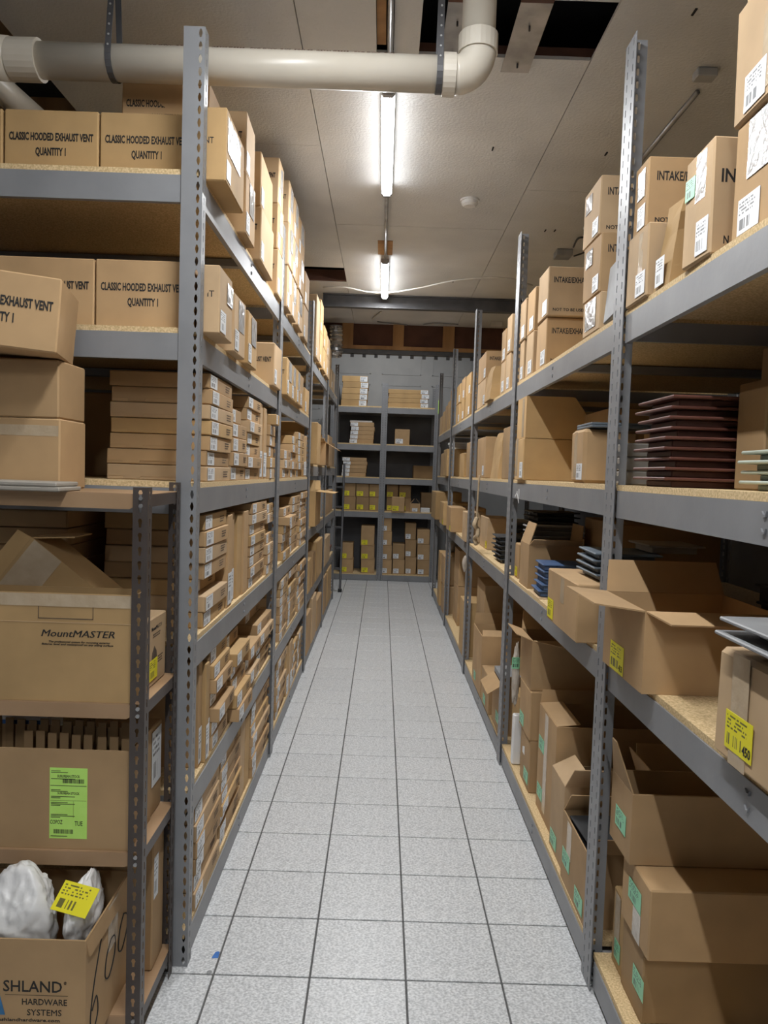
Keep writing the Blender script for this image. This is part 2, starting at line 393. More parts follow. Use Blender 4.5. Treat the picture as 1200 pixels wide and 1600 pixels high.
# ------------------------------------------------------------------ ceiling lamps
def lamp(x, y0, y1, label, z=ZC):
    r = empty('ceiling_lamp', (x, (y0+y1)/2, z)); tag(r, label, 'light', 'ceiling strip lamps'); ln = (y1-y0)/2
    MB().prism([(-.02, -.001), (.02, -.001), (.031, -.03), (-.031, -.03)], 'y', -ln, ln).obj('housing', 'white', r)
    df = MB().prism([(-.031, -.0305), (.031, -.0305), (.029, -.053), (.018, -.066), (-.018, -.066), (-.029, -.053)], 'y', -ln+.03, ln-.03).obj('diffuser', ['lamp_side', 'lamp'], r)
    for p in df.data.polygons:
        if p.normal.z < -.9: p.material_index = 1
    for s in (-1, 1):
        a, b_ = sorted((s*ln, s*(ln-.0295)))
        MB().prism([(-.032, -.0302), (.032, -.0302), (.031, -.055), (.019, -.068), (-.019, -.068), (-.031, -.055)], 'y', a, b_).obj('end_cap', 'galv', r)
    return r
ZL = ZC-.065
l1a, l1b = AZ(607, 147, ZL), AZ(603.5, 308, ZL)
l2a = AZ(601.5, 411, ZL)
lx = (l1a.x+l1b.x)/2; LL = l1b.y-l1a.y
lamp(lx, l1a.y, l1b.y, 'bright strip lamp on the ceiling just beyond the white drain pipe')
lamp(lx-.005, l2a.y, l2a.y+LL, 'small-looking far strip lamp meeting the dark steel ceiling beam')
lamp(lx, l1a.y-2.55, l1a.y-2.55+LL, 'strip lamp overhead in front of the drain pipe, above the view')
lamp(lx, l1a.y-5.1, l1a.y-5.1+LL, 'strip lamp behind the viewpoint over the aisle entrance')
lamp(lx, l1a.y-7.65, l1a.y-7.65+LL, 'added unseen strip lamp furthest behind the viewpoint, brightening the front')  # extra lamp added out of view to brighten faces turned to the camera
def conduit(name, pts, r, label, mat='galv', cat='conduit'):
    return tag(MB().tube(pts, r, 8).obj(name, mat, smooth=True), label, cat)
conduit('conduit', [(lx, l1b.y+.002, ZC-.02), (lx-.003, l2a.y-.002, ZC-.02)], .011, 'thin metal conduit running along the ceiling between the two strip lamps')
conduit('conduit', [(lx+.005, l1a.y-2.55+LL+.004, ZC-.014), (lx+.005, l1a.y-.002, ZC-.014)], .012, 'thin metal conduit crossing above the drain pipe to the near lamp')
a, b_ = AZ(1090, 139, ZC), AZ(1020, 225, ZC)
conduit('conduit', [(a.x, a.y, ZC-.014), (a.x, a.y+1.8, ZC-.014)], .012, 'thin conduit on the ceiling above the right rack')
def cable(pxs, label, z=ZC-.085, r=.007, mat='cable'):
    pts = [AZ(x, y, z) for x, y in pxs]
    # smooth
    out = []
    for i in range(len(pts)-1):
        p0, p1, p2, p3 = pts[max(i-1, 0)], pts[i], pts[i+1], pts[min(i+2, len(pts)-1)]
        for k in range(5):
            t = k/5; out.append(.5*((2*p1)+(p2-p0)*t+(2*p0-5*p1+4*p2-p3)*t*t+(3*p1-p0-3*p2+p3)*t**3))
    out.append(pts[-1])
    return conduit('cable', out, r, label, mat, 'cable')
cable([(505, 449), (540, 449), (575, 456), (610, 457), (660, 449), (706, 439), (760, 434), (800, 436), (832, 446)], 'pale cable swagging across the ceiling in front of the steel beam')
cable([(596, 487), (585, 495), (582, 500)], 'short pale cable hanging behind the steel beam', z=ZC-.012, r=.008)
cable([(896, 386), (904, 372), (918, 374), (916, 392), (897, 400)], 'loose loop of cable at the junction box over the right rack', z=ZC-.02, mat='panelblack')
def slab_thing(name, px, py, sx, sy, sz, mat, label, cat):
    c = AZ(px, py, ZC); o = newobj(name, soft_box_mesh(name, sx, sy, sz, mat, 0, .004)); o.location = (c.x, c.y, ZC-sz-.001); tag(o, label, cat); return o
jb = slab_thing('junction_box', 880, 392, .12, .12, .05, 'galv', 'square metal junction box on the ceiling with looped cable', 'junction box')
eb = slab_thing('electrical_box', 1102, 110, .085, .06, .035, 'blocklight', 'small grey electrical box on the ceiling above right rack', 'electrical box')
slab_thing('electrical_box', 648, 511, .14, .07, .05, 'white', 'small white electrical box on the ceiling behind the steel beam', 'electrical box')
slab_thing('electrical_box', 776, 503, .12, .07, .05, 'white', 'white electrical box near the wooden header at the right', 'electrical box')
c = AZ(734, 312, ZC)
sd = empty('smoke_detector', (c.x, c.y, ZC)); tag(sd, 'round white smoke detector on the ceiling right of near lamp', 'smoke detector')
MB().tube([(0, 0, -.001), (0, 0, -.012)], [.06, .06], 24).obj('mounting_ring', 'white', sd)
MB().tube([(0, 0, -.0122), (0, 0, -.03), (0, 0, -.042)], [.052, .05, .036], 24).obj('sensor_cover', 'white', sd)

# ------------------------------------------------------------------ drain pipe
PY, PZ, PR = 2.55, 2.99, .057
dp = empty('drain_pipe', (0, PY, PZ)); tag(dp, 'cream PVC drain pipe with elbow rising into the ceiling hole', 'pipe')
ex = AY(722, 118, PY).x - .03
rx_ = AY(748, 50, PY).x
MB().tube([(-1.26, 0, 0), (ex-.02, 0, 0)], PR, 24).obj('straight_run', 'pvc', dp, smooth=True)
R_ = rx_-ex-.005
arc = [(ex+.005+R_*math.sin(t), 0, R_*(1-math.cos(t))) for t in [math.pi/2*k/10 for k in range(11)]]
MB().tube(arc, PR+.004, 24).obj('elbow', 'pvc', dp, smooth=True)
MB().tube([(ex-.036, 0, 0), (ex+.006, 0, 0)], PR+.010, 24).obj('coupling', 'pvc', dp)
MB().tube([(rx_, 0, R_-.004), (rx_, 0, R_+.055)], PR+.010, 24).obj('coupling', 'pvc', dp)
MB().tube([(rx_, 0, R_+.055), (rx_, 0, ZC+.24-PZ)], PR, 24).obj('riser', 'pvc', dp, smooth=True)
MB().tube([(-1.30, 0, 0), (-1.20, 0, 0)], PR+.010, 24).obj('coupling', 'pvc', dp)
MB().tube([(-1.30, 0, 0), (-1.42, 0, .01), (-1.52, -.03, .04), (-1.62, -.10, .09)], PR+.012, 24).obj('bend', 'pvc', dp, smooth=True)
MB().tube([(-1.62, -.10, .09), (-2.4, -.7, .20)], PR, 24).obj('branch_run', 'pvc', dp, smooth=True)
text_o = newobj('printed_text', text_mesh('PVC DWV  4 IN  SCH 40  ASTM D2665   PVC DWV  4 IN  SCH 40  ASTM D2665   PVC DWV  4 IN', .018, xs=1.1, mat='redwood'), dp,
       T(-.42, -PR*.62-.001, PR*.80) @ RX(38))
def strap(px, pytop, label):
    x = AY(px, 112, PY).x
    r = empty('hanger_strap', (x, PY, PZ)); tag(r, label, 'strap')
    mb = MB(); pts = []
    topz = ZC-PZ-.0015
    prof = [(PR+.003)*Vector((math.cos(t), math.sin(t))) for t in [math.radians(-90+a_) for a_ in range(-120, 91, 15)]]
    path = [(-PR*.2, topz)] + [(-(PR+.003), 0)] + [((PR+.003)*math.cos(t), (PR+.003)*math.sin(t)) for t in [math.pi+math.pi*k/10 for k in range(1, 11)]] + [(PR*.2, topz)]
    for (a0, b0), (a1, b1) in zip(path, path[1:]):
        d = Vector((a1-a0, b1-b0)); n_ = Vector((-d.y, d.x)).normalized()*.0012
        mb.prism([(a0-n_.x, b0-n_.y), (a1-n_.x, b1-n_.y), (a1+n_.x, b1+n_.y), (a0+n_.x, b0+n_.y)], 'x', -.010, .010)
    mb.obj('strap_band', 'steel_dark', r)
    for k in range(9):
        z = .03 + k*.035
        y = -(PR+.003) + (PR*.8+.003)*(z/topz)
        MB().tube([(0, y-.0035, z), (0, y-.0016, z)], .0035, 8).obj('strap_hole', 'blocklight', r)
    return r
strap(178, 0, 'perforated black hanger strap holding the drain pipe at left')
strap(686, 0, 'perforated black hanger strap holding the pipe beside its elbow')
def plate(pxs, label):
    """galvanised plate hanging from the edge of the ceiling hole"""
    c0 = AZ(pxs[0], pxs[2], ZC-.01); c1 = AZ(pxs[1], pxs[2], ZC-.01); cy0 = AZ(pxs[0], 2, ZC-.01).y
    o = MB().box(c0.x, c1.x, cy0, c0.y, ZC-.012, ZC-.009).obj('nail_plate', 'galv'); tag(o, label, 'metal plate')
    for f_ in (.3, .85):
        y = cy0+(c0.y-cy0)*f_; x = (c0.x+c1.x)/2
        MB().tube([(x, y, ZC-.0125), (x, y, ZC-.03)], .004, 6).obj('nail', 'steel_dark', o)
    MB().box(c0.x, c1.x, cy0-.03, cy0-.001, ZC-.012, ZC-.006).obj('rusty_end', 'redwood', o)
    return o
plate((688, 722, 92), 'galvanised metal plate beside the strap at the ceiling hole')
plate((782, 826, 112), 'galvanised metal plate with two nails right of the elbow')
pt = [AY(0, 140, 3.1), AY(55, 180, 3.5)]
d_ = (AY(60, 180, 3.4)-AY(-10, 120, 2.9))
p0 = AY(-10, 130, 2.95); p1 = AY(40, 172, 3.3)
conduit('duct_pipe', [p0-(p1-p0)*1.0, p1+(p1-p0)*1.2], .055, 'pale round pipe running away in the open ceiling bay at left', 'pvc', 'pipe')

# ================================================================== RACKS
PITCH_H = .0381
def slotted(mb, o, ux, uz, un, wd, ht, cols, th=.002, hole='cross'):
    """flat slotted strip: origin o, width dir ux, up uz, normal un (into thickness); cols = centres of slot columns"""
    shp = {'cross': [(-.002, -.013), (.002, -.013), (.0055, -.002), (.0055, .003), (.002, .013), (-.002, .013), (-.0055, .003), (-.0055, -.002)],
           'key': [(-.0028, -.012), (.0028, -.012), (.0035, -.002), (.0062, .005), (.0030, .012), (-.0030, .012), (-.0062, .005), (-.0035, -.002)],
           'slot': [(-.0028, -.011), (.0028, -.011), (.004, -.006), (.004, .006), (.0028, .011), (-.0028, .011), (-.004, .006), (-.004, -.006)]}[hole]
    k = int(ht/PITCH_H); p = ht/k
    edges = [0] + [(a+b_)/2 for a, b_ in zip(cols, cols[1:])] + [wd]
    def P3(u, z, n): return tuple(o + ux*u + uz*z + un*n)
    for ci, c in enumerate(cols):
        a, b_ = edges[ci], edges[ci+1]
        for i in range(k):
            zc = (i+.5)*p; z0, z1 = i*p, (i+1)*p
            outer = [(c-.002, z0), (b_, z0), (b_, zc-.004), (b_, zc+.006), (b_, z1), (a, z1), (a, zc+.006), (a, z0)]
            outer = [(a, z0), (b_, z0), (b_, zc-.002), (b_, zc+.003), (b_, z1), (a, z1), (a, zc+.003), (a, zc-.002)]
            inner = [(c+q[0], zc+q[1]) for q in shp]
            n = len(mb.v)
            for lay in (0, th):
                mb.v += [P3(u, z, lay) for u, z in outer] + [P3(u, z, lay) for u, z in inner]
            for q in range(8):
                q2 = (q+1) % 8
                mb.f += [(n+q, n+q2, n+8+q2, n+8+q), (n+16+q2, n+16+q, n+24+q, n+24+q2), (n+8+q, n+8+q2, n+24+q2, n+24+q)]
                mb.mi += [0, 0, 0]
    # rim
    for (u0_, u1_) in ((0, 0), (wd, wd)):
        n = len(mb.v); mb.v += [P3(u0_, 0, 0), P3(u0_, ht, 0), P3(u0_, ht, th), P3(u0_, 0, th)]; mb.f.append((n, n+1, n+2, n+3)); mb.mi.append(0)
    for z in (0, ht):
        n = len(mb.v); mb.v += [P3(0, z, 0), P3(wd, z, 0), P3(wd, z, th), P3(0, z, th)]; mb.f.append((n, n+1, n+2, n+3)); mb.mi.append(0)
VX, VY, VZ = Vector((1, 0, 0)), Vector((0, 1, 0)), Vector((0, 0, 1))
PH = 2.98
def post_mesh(kind, s, ht=PH, mat='steel'):
    """s = direction of the aisle face along x (+1: face looks to +x)"""
    mb = MB()
    if kind == 'L':        # end post: wide flange towards the viewer, narrow flange along the aisle face
        slotted(mb, Vector((0, 0, 0)), VX*(-s), VZ, VY, .066, ht, [.014], hole='cross')
        slotted(mb, Vector((0, .0021, 0)), VY, VZ, VX*(-s), .044, ht, [.022], hole='slot')
    elif kind == 'T':      # shared post: two slotted strips on the aisle face and a web running into the rack
        slotted(mb, Vector((0, -.048, 0)), VY, VZ, VX*(-s), .096, ht, [.024, .072], hole='slot')
        slotted(mb, Vector((-s*.0021, -.001, 0)), VX*(-s), VZ, VY, .048, ht, [.022], hole='slot')
    elif kind == 'B':      # back rack post: two strips facing the viewer
        slotted(mb, Vector((-.046, 0, 0)), VX, VZ, VY, .092, ht, [.023, .069], hole='slot')
        slotted(mb, Vector((-.001, .0021, 0)), VY, VZ, VX, .05, ht, [.025], hole='slot')
    elif kind == 'S':
        slotted(mb, Vector((0, 0, 0)), VX*(-s), VZ, VY, .04, ht, [.02], hole='key')
        slotted(mb, Vector((0, .0016, 0)), VY, VZ, VX*(-s), .036, ht, [.018], th=.0015, hole='slot')
    return mb.mesh('post', mat, fix=False)
_pm = {}
def post(parent, kind, s, x, y, ht=PH, mat='steel', z=0):
    key = (kind, s, ht, mat)
    if key not in _pm: _pm[key] = post_mesh(*key)
    return newobj('post', _pm[key], parent, T(x, y, z+.0006))
BH, BT, BDT = .083, .028, .018
def beam_y(parent, x, s, y0, y1, zt, tabs=True, mat='steel'):
    """aisle-face beam running down the aisle: C profile, plus punched tabs at mid length"""
    pr = [(0, zt-BH), (0, zt), (-s*BT, zt), (-s*BT, zt-.003), (-s*.003, zt-.003), (-s*.003, zt-BH+.003), (-s*.018, zt-BH+.003), (-s*.018, zt-BH)]
    b_ = MB().prism([(x+p[0], p[1]) for p in pr], 'y', y0, y1).obj('beam', mat, parent)
    if tabs:
        ym = (y0+y1)/2
        for dz in (.022, .055):
            MB().prism([(ym-.008, zt-dz+.005), (ym-.004, zt-dz-.006), (ym+.004, zt-dz-.007), (ym+.009, zt-dz+.005), (ym+.003, zt-dz-.002), (ym-.004, zt-dz-.001)], 'x', x+s*.0002, x+s*.004).obj('punched_tab', mat, b_)
    return b_
def beam_x(parent, y, x0, x1, zt, s=-1, mat='steel'):
    pr = [(0, zt-BH), (0, zt), (-s*BT, zt), (-s*BT, zt-.003), (-s*.003, zt-.003), (-s*.003, zt-BH+.003), (-s*.018, zt-BH+.003), (-s*.018, zt-BH)]
    return MB().prism([(y+p[0], p[1]) for p in pr], 'x', x0, x1).obj('beam', mat, parent)
def rack_run(name, label, xf, depth, s, ys, bays, first='L', last='T'):
    """xf = post face, s = +1 if the aisle is on the +x side, bays = list of board heights per bay"""
    r = empty(name, (0, 0, 0)); tag(r, label, 'shelving rack')
    xb = xf - s*depth
    for i, y in enumerate(ys):
        kind = first if i == 0 else 'T'
        if kind == 'L': post(r, 'L', s, xf, y)
        else: post(r, 'T', s, xf, y)
        post(r, 'T', -s, xb, y)
    xbm = xf - s*.010
    for i, lv in enumerate(bays):
        y0, y1 = ys[i], ys[i+1]
        a = y0 + (.047 if (i == 0 and first == 'L') else .002); b_ = y1 - .002
        a, b_ = y0+.049 if not (i == 0 and first == 'L') else y0+.047, y1-.049
        for z in lv:
            zt = z-BDT
            beam_y(r, xbm, s, a, b_, zt)
            beam_y(r, xb+s*.010, -s, a, b_, zt, tabs=False)
            x0, x1 = sorted((xbm-s*.004, xb+s*.014))
            MB().box(x0, x1, a-.02 if (i or first != 'L') else y0+.009, b_+.02, zt+.0005, z).obj('shelf_board', 'board', r)
            # cross ties under the board
            ym = (a+b_)/2
            MB().box(x0+.03, x1-.03, ym-.02, ym+.02, zt-.035, zt-.004).obj('cross_tie', 'steel', r)
            if i == 0 and first == 'L':
                x0e, x1e = sorted((xf-s*.068, xb+s*.06))
                beam_x(r, y0+.004, x0e, x1e, zt)
        for y in ((y0, y1) if i == len(bays)-1 else (y0,)):
            if i == 0 and y == y0 and first == 'L': continue
            for z in lv:
                x0e, x1e = sorted((xf-s*.055, xb+s*.055)); MB().box(x0e, x1e, y-.012 if y == y1 else y+.004, y+.0 if y == y1 else y+.012+.004, z-BDT-.065, z-BDT-.004).obj('side_tie', 'steel', r)
    return r
XLF, XRF = -.586, .716
LY = [2.31, 4.12, 5.88, 7.6, 9.3]
LZ = [.105, .585, 1.075, 1.585, 2.07, 2.555]
LZ2 = [.105, .62, 1.16, 1.69, 2.555]
lrack = rack_run('shelving_rack', 'long grey slotted-post shelving rack along the left of the aisle', XLF, 1.25, 1, LY, [LZ, LZ, LZ2, LZ2])
RY_ = [.45, 2.30, 4.11, 5.99, 7.87, 9.75]
RZL = [.118, 1.085, 1.623, 2.156]
rrack = rack_run('shelving_rack', 'long grey slotted-post shelving rack along the right of the aisle', XRF, 1.25, -1, RY_, [RZL]*5, first='T')
# back rack
BY = 11.0
BZ = [.106, 1.06, 1.57, 2.07, 2.63]
brack = empty('shelving_rack', (0, 0, 0)); tag(brack, 'grey shelving rack across the far end of the aisle', 'shelving rack')
BX = [-.76, 0.0, .80]
for x in BX:
    post(brack, 'B', 1, x, BY); post(brack, 'B', 1, x, BY+.58)
for i in (0, 1):
    for z in BZ:
        x0, x1 = BX[i]+.048, BX[i+1]-.048
        beam_x(brack, BY+.006, x0, x1, z-BDT); beam_x(brack, BY+.56, x0, x1, z-BDT, s=1)
        MB().box(x0-.02, x1+.02, BY+.008, BY+.558, z-BDT+.0005, z).obj('shelf_board', 'board', brack)
MB().box(-.70, .75, BY+.63, BY+.64, .1, 2.55).obj('back_panel', 'darkgrey', brack)

def tfit(o, face, u, v, s, cap, width, **kw):
    """printed line centred at (u, v) with the given capital height and overall width"""
    me = text_mesh(s, cap/.72, xs=1.0, **kw)
    wd = max(c.co.x for c in me.vertices) - min(c.co.x for c in me.vertices)
    return newobj('printed_text', me, o, face_frame(face, *dims(o)) @ T(u, v, .0006) @ Matrix.Diagonal((width/wd, 1, 1, 1)))
lamp(lx, HDY+.7, HDY+.7+LL, 'strip lamp hidden behind the wooden header at the far end', 4.2)

# ================================================================== LEFT RACK GOODS
XG = -.60
SH = {0: 'bottom', 1: 'fifth', 2: 'fourth', 3: 'third', 4: 'second', 5: 'top'}
BAY = ['near', 'second', 'third', 'far']
_lines = {}
def print_lines(o, face, u, v, wd, n=3, gap=.009):
    key = (round(wd, 3), n, gap)
    if key not in _lines:
        mb = MB()
        for k in range(n):
            x = 0
            rr_ = random.Random(k)
            while x < wd*(1-.12*k):
                a = rr_.uniform(.006, .016); mb.box(x, min(x+a, wd), -k*gap, -k*gap+.0042, 0, .0004); x += a+.003
        _lines[key] = mb.mesh('printed_text', 'ink_soft')
    return newobj('printed_text', _lines[key], o, face_frame(face, *dims(o)) @ T(u, v, .0004))
_fm = {}
def flat(x0, x1, y0, y1, z0, h, label, mat='kraft', sticker=True, lines=True, rz=0, front=False):
    sx, sy = x1-x0, y1-y0
    key = (round(sx, 3), round(sy, 2), round(h, 3), mat, rnd.randrange(3))
    if key not in _fm: _fm[key] = soft_box_mesh('flat_carton', sx, sy, h, mat, .0016, .0022)
    o = newobj('flat_carton', _fm[key]); o.matrix_world = T((x0+x1)/2, (y0+y1)/2, z0) @ RZ(rz); o['_d'] = (sx, sy, h)
    tag(o, label, 'box', 'flat cartons on the left rack')
    if sticker:
        wd = min(.10, sy*.3)
        st(o, '+x', .006, h*.08, wd, h*.84, 'lab_white')
    if lines and sy > .2 and h > .04: print_lines(o, '+x', sy*.68, h*.62, sy*.2)
    if front:      # tuck flap of the lid with its locking tabs, on the end that faces the viewer
        pr = [(.004, h-.004), (.004, .012), (sx*.16, .012), (sx*.165, .003), (sx*.33, .003), (sx*.335, .012), (sx*.80, .012), (sx*.805, .004), (sx-.004, .004), (sx-.004, h-.004)]
        MB().prism(pr, 'z', 0, .002).obj('tuck_flap', mat, o, face_frame('-y', sx, sy, h))
    return o
def clampL(y0, y1):
    m_ = (y0+y1)/2
    for a, b_ in zip(LY, LY[1:]):
        if a <= m_ < b_:
            y0, y1 = max(y0, a+.052), min(y1, b_-.052)
    return y0, y1
def ylab(px, z): return YX(px, z, XG)
def stack(lv, bay, col, px0, px1, n, h, z0=None, short=(), out={}, skip=(), dx=.36, front=False, seed=0, nolab=(), mats=('kraft', 'kraft', 'kraft_gold', 'kraft_pale')):
    zb = (LZ if bay < 2 else LZ2)[lv] if z0 is None else z0
    zm = zb + .15
    y0, y1 = clampL(ylab(px0, zm), ylab(px1, zm))
    r = random.Random(lv*100+bay*31+col*7+seed); z = zb+.0005
    for k in range(n):
        hh = h*r.uniform(.97, 1.0)
        if k in skip:
            pass
        xo = XG + r.uniform(-.012, .006) + out.get(k, 0)
        ya = y0 + r.uniform(0, .012); yb_ = y1 - r.uniform(.002, .018)
        if k in short: yb_ = y0 + (y1-y0)*.62
        lab = f'flat carton, {ORD[n-1-k]} from top of column {NUM[col]}, {BAY[bay]} bay, left rack {SH[lv] if bay < 2 else SH2[lv]} shelf'
        flat(xo-dx, xo, ya, yb_, z, hh, lab, r.choice(mats), sticker=(k not in nolab), rz=r.uniform(-.6, .6), front=front)
        z += hh+.0012
SH2 = {0: 'bottom', 1: 'fourth', 2: 'third', 3: 'second', 4: 'top'}
def uprights(lv, bay, col, px0, px1, n, H, z0=None, dx=.36, seed=0, sticker=True, lean=0):
    zb = (LZ if bay < 2 else LZ2)[lv] if z0 is None else z0
    zm = zb + .15
    y0, y1 = clampL(ylab(px0, zm), ylab(px1, zm)); t = (y1-y0)/n
    r = random.Random(lv*77+bay*13+col*5+seed)
    for k in range(n):
        hh = H*r.uniform(.93, 1.0); xo = XG + r.uniform(-.02, .004)
        lab = f'thin carton on edge, {ORD[k]} of column {NUM[col]}, {BAY[bay]} bay, left rack {SH[lv] if bay < 2 else SH2[lv]} shelf'
        o = newobj('upright_carton', soft_box_mesh('upright_carton', dx, t-.004, hh, r.choice(['kraft', 'kraft_gold', 'kraft_pale']), .0016, .0025))
        o.matrix_world = T(xo-dx/2, y0+t*(k+.5), zb+.0005); o['_d'] = (dx, t-.004, hh)
        tag(o, lab, 'box', 'cartons standing on edge on the left rack')
        if sticker: st(o, '+x', t*.06, .012, t*.8, hh*.34, 'lab_white')
# third shelf (eye level)
stack(3, 0, 0, 327, 363, 7, .0532, front=True, dx=.345)
stack(3, 0, 1, 363, 386, 5, .0575, short=(4,))
stack(3, 0, 2, 387, 408, 7, .053, short=())
uprights(3, 0, 3, 408, 420, 3, .375)
stack(3, 0, 4, 421, 436, 6, .057, out={5: .03, 4: .012}, short=(5,))
stack(3, 1, 0, 443, 454, 3, .057)
stack(3, 1, 1, 455, 464, 5, .055)
stack(3, 1, 2, 465, 475, 6, .053)
uprights(3, 1, 3, 476, 485, 2, .33)
# fourth shelf
stack(2, 0, 0, 320, 356, 7, .0565, out={2: -.05, 5: .008}, dx=.345, front=True)
uprights(2, 0, 1, 357, 371, 2, .39)
uprights(2, 0, 2, 374, 389, 2, .385, sticker=False)
stack(2, 0, 3, 391, 415, 8, .0495)
stack(2, 0, 4, 416, 433, 7, .0535, out={4: -.10})
stack(2, 1, 0, 441, 453, 6, .054, out={4: .04})
stack(2, 1, 1, 454, 467, 7, .054)
stack(2, 1, 2, 468, 484, 8, .049)
# fifth shelf
uprights(1, 0, 0, 315, 330, 3, .378)
stack(1, 0, 1, 331, 358, 7, .0535, out={2: .02, 4: .018})
stack(1, 0, 2, 359, 382, 6, .057, out={0: .05, 1: .03, 4: .02, 5: -.03})
stack(1, 0, 3, 383, 400, 4, .057, out={1: .02, 3: .03})
stack(1, 0, 4, 401, 427, 7, .0535, out={3: .02, 5: -.05, 6: -.09})
stack(1, 1, 0, 436, 448, 7, .0535)
stack(1, 1, 1, 450, 463, 7, .0535, out={5: -.03})
stack(1, 1, 2, 465, 481, 7, .050, out={6: .02})
# bottom shelf
stack(0, 0, 0, 304, 344, 6, .060, out={5: -.01})
stack(0, 0, 1, 345, 377, 8, .0455)
uprights(0, 0, 2, 378, 392, 2, .368, sticker=False)
stack(0, 0, 3, 393, 422, 7, .0515)
stack(0, 1, 0, 432, 447, 7, .0515)
uprights(0, 1, 1, 448, 456, 2, .36)
stack(0, 1, 2, 457, 464, 6, .048)
stack(0, 1, 3, 466, 478, 5, .056)

# hooded exhaust vent cartons on the two top shelves
CW, CD, CH = .306, .295, .218
def classic(xr, y0, z0, label, w_=CW, d_=CD, h_=CH, rz=0, rx=0, ry=0, mat='kraft', txt=True, sti=0, pouch=False, wob=.003):
    o = carton(xr-w_, xr, y0, y0+d_, z0, h_, label, mat, rz=rz, rx=rx, ry=ry, wob=wob, group='hooded exhaust vent cartons')
    if txt:
        tfit(o, '-y', w_*.5, h_*.60, 'CLASSIC HOODED EXHAUST VENT', .0245, w_*.89, bold=.03)
        tfit(o, '-y', w_*.5, h_*.385, 'QUANTITY 1', .0245, w_*.32, bold=.03)
    if sti: st(o, '+x', .012, .012, .07, .075, 'lab_white')
    if pouch: st(o, '+x', d_*.35, h_*.42, d_*.5, h_*.52, 'lab_clear', name='document_pouch')
    return o
y5 = 2.43
z5 = LZ[5]+.0005
gap = .309
for k in range(4):
    lab = ['carton at the near end of left rack top shelf, behind the tall post', 'hooded exhaust vent carton second from the post on left top shelf', 'hooded exhaust vent carton third from the post, cut by left edge', 'hooded exhaust vent carton fourth from the post on left top shelf'][k]
    classic(-.645 - k*.311, y5, z5, lab, sti=(k == 0), mat='kraft_gold', wob=.001)
classic(-.655, 2.645, z5+CH+.001, 'hooded exhaust vent carton stacked highest at near end of left rack', d_=.22, mat='kraft')
oo = carton(-.635, -.535, 2.40, 2.70, LZ[5]-.02, .232, 'narrow taped carton hanging over the beam by the tall left post', 'kraft_gold', rz=0, ry=0, wob=.004)
oo.location.x += .0; st(oo, '+x', .02, .10, .2, .11, 'lab_clear', name='document_pouch'); st(oo, '+x', .01, .012, .06, .06)
tfit(oo, '-y', .045, .125, 'NT', .0205, .03, bold=.012)
oo.location.z = LZ[5]+.001
def tcol(col, px0, px1, n, bay, prot=.03, hts=CH, lv=5, mats=('kraft_pale', 'kraft', 'kraft_pale'), w_=CW):
    zb = LZ[lv]+.0005; zz = zb
    zm = zb+.25
    y0, y1 = clampL(YX(px0, zm, XG+prot), YX(px1, zm, XG+prot))
    for k in range(n):
        lab = f'hooded vent carton, {ORD[n-1-k]} from top of column {NUM[col]}, {BAY[bay]} bay, left rack {SH[lv]} shelf'
        classic(XG+prot+rnd.uniform(-.006, .004), y0+rnd.uniform(0, .006), zz, lab, d_=y1-y0-.008, h_=hts, mat=rnd.choice(mats), sti=1, pouch=(rnd.random() < .6), rz=rnd.uniform(-.8, .8), w_=w_)
        zz += hts+.001
tcol(1, 384, 399, 2, 0, hts=.232)
tcol(2, 408, 428, 2, 0, hts=.232)
tcol(3, 434, 444, 3, 0, prot=.015, hts=.232)
tcol(0, 449, 457, 3, 1, hts=.232)
tcol(1, 458, 465, 3, 1, hts=.232)
tcol(2, 466, 474, 3, 1, hts=.225)
tcol(3, 477, 483, 2, 1, hts=.225)
# second shelf
y4 = 2.37; z4 = LZ[4]+.0005
for k in range(4):
    lab = ['hooded exhaust vent carton beside the tall post, left rack second shelf', 'hooded exhaust vent carton second from post, left rack second shelf', 'hooded vent carton behind the tilted one, left rack second shelf', 'hooded vent carton hidden furthest left, left rack second shelf'][k]
    classic(-.63 - k*.311, y4, z4, lab, sti=0, mat='kraft', wob=.001)
a0 = YX(343, 2.15, -.545); a1 = YX(363, 2.15, -.545)
cc = carton(-.62, -.545, a0, a1, z4, .22, 'carton end with barcode label overhanging second shelf beside the tall post', 'kraft_pale', wob=.004)
st(cc, '+x', .012, .01, .08, .07); st(cc, '+x', (a1-a0)*.55, .12, .09, .07, 'lab_clear', name='document_pouch'); tfit(cc, '-y', .045, .125, 'IT', .0205, .022, bold=.012)
tcol(1, 367, 384, 1, 0, lv=4, prot=.03, hts=.22)
tcol(2, 390, 405, 1, 0, lv=4, prot=.03, hts=.22, mats=('kraft_gold',))
tcol(3, 429, 440, 1, 0, lv=4, prot=.02, hts=.22)
for i, (a, b_) in enumerate(((449, 458), (458.5, 464.5), (465, 470.5), (471, 476), (477.5, 485))):
    tcol(i, a, b_, 1, 1, lv=4, prot=.03 if i < 4 else .0, hts=.215 if i < 4 else .19, mats=('kraft_gold', 'kraft'))
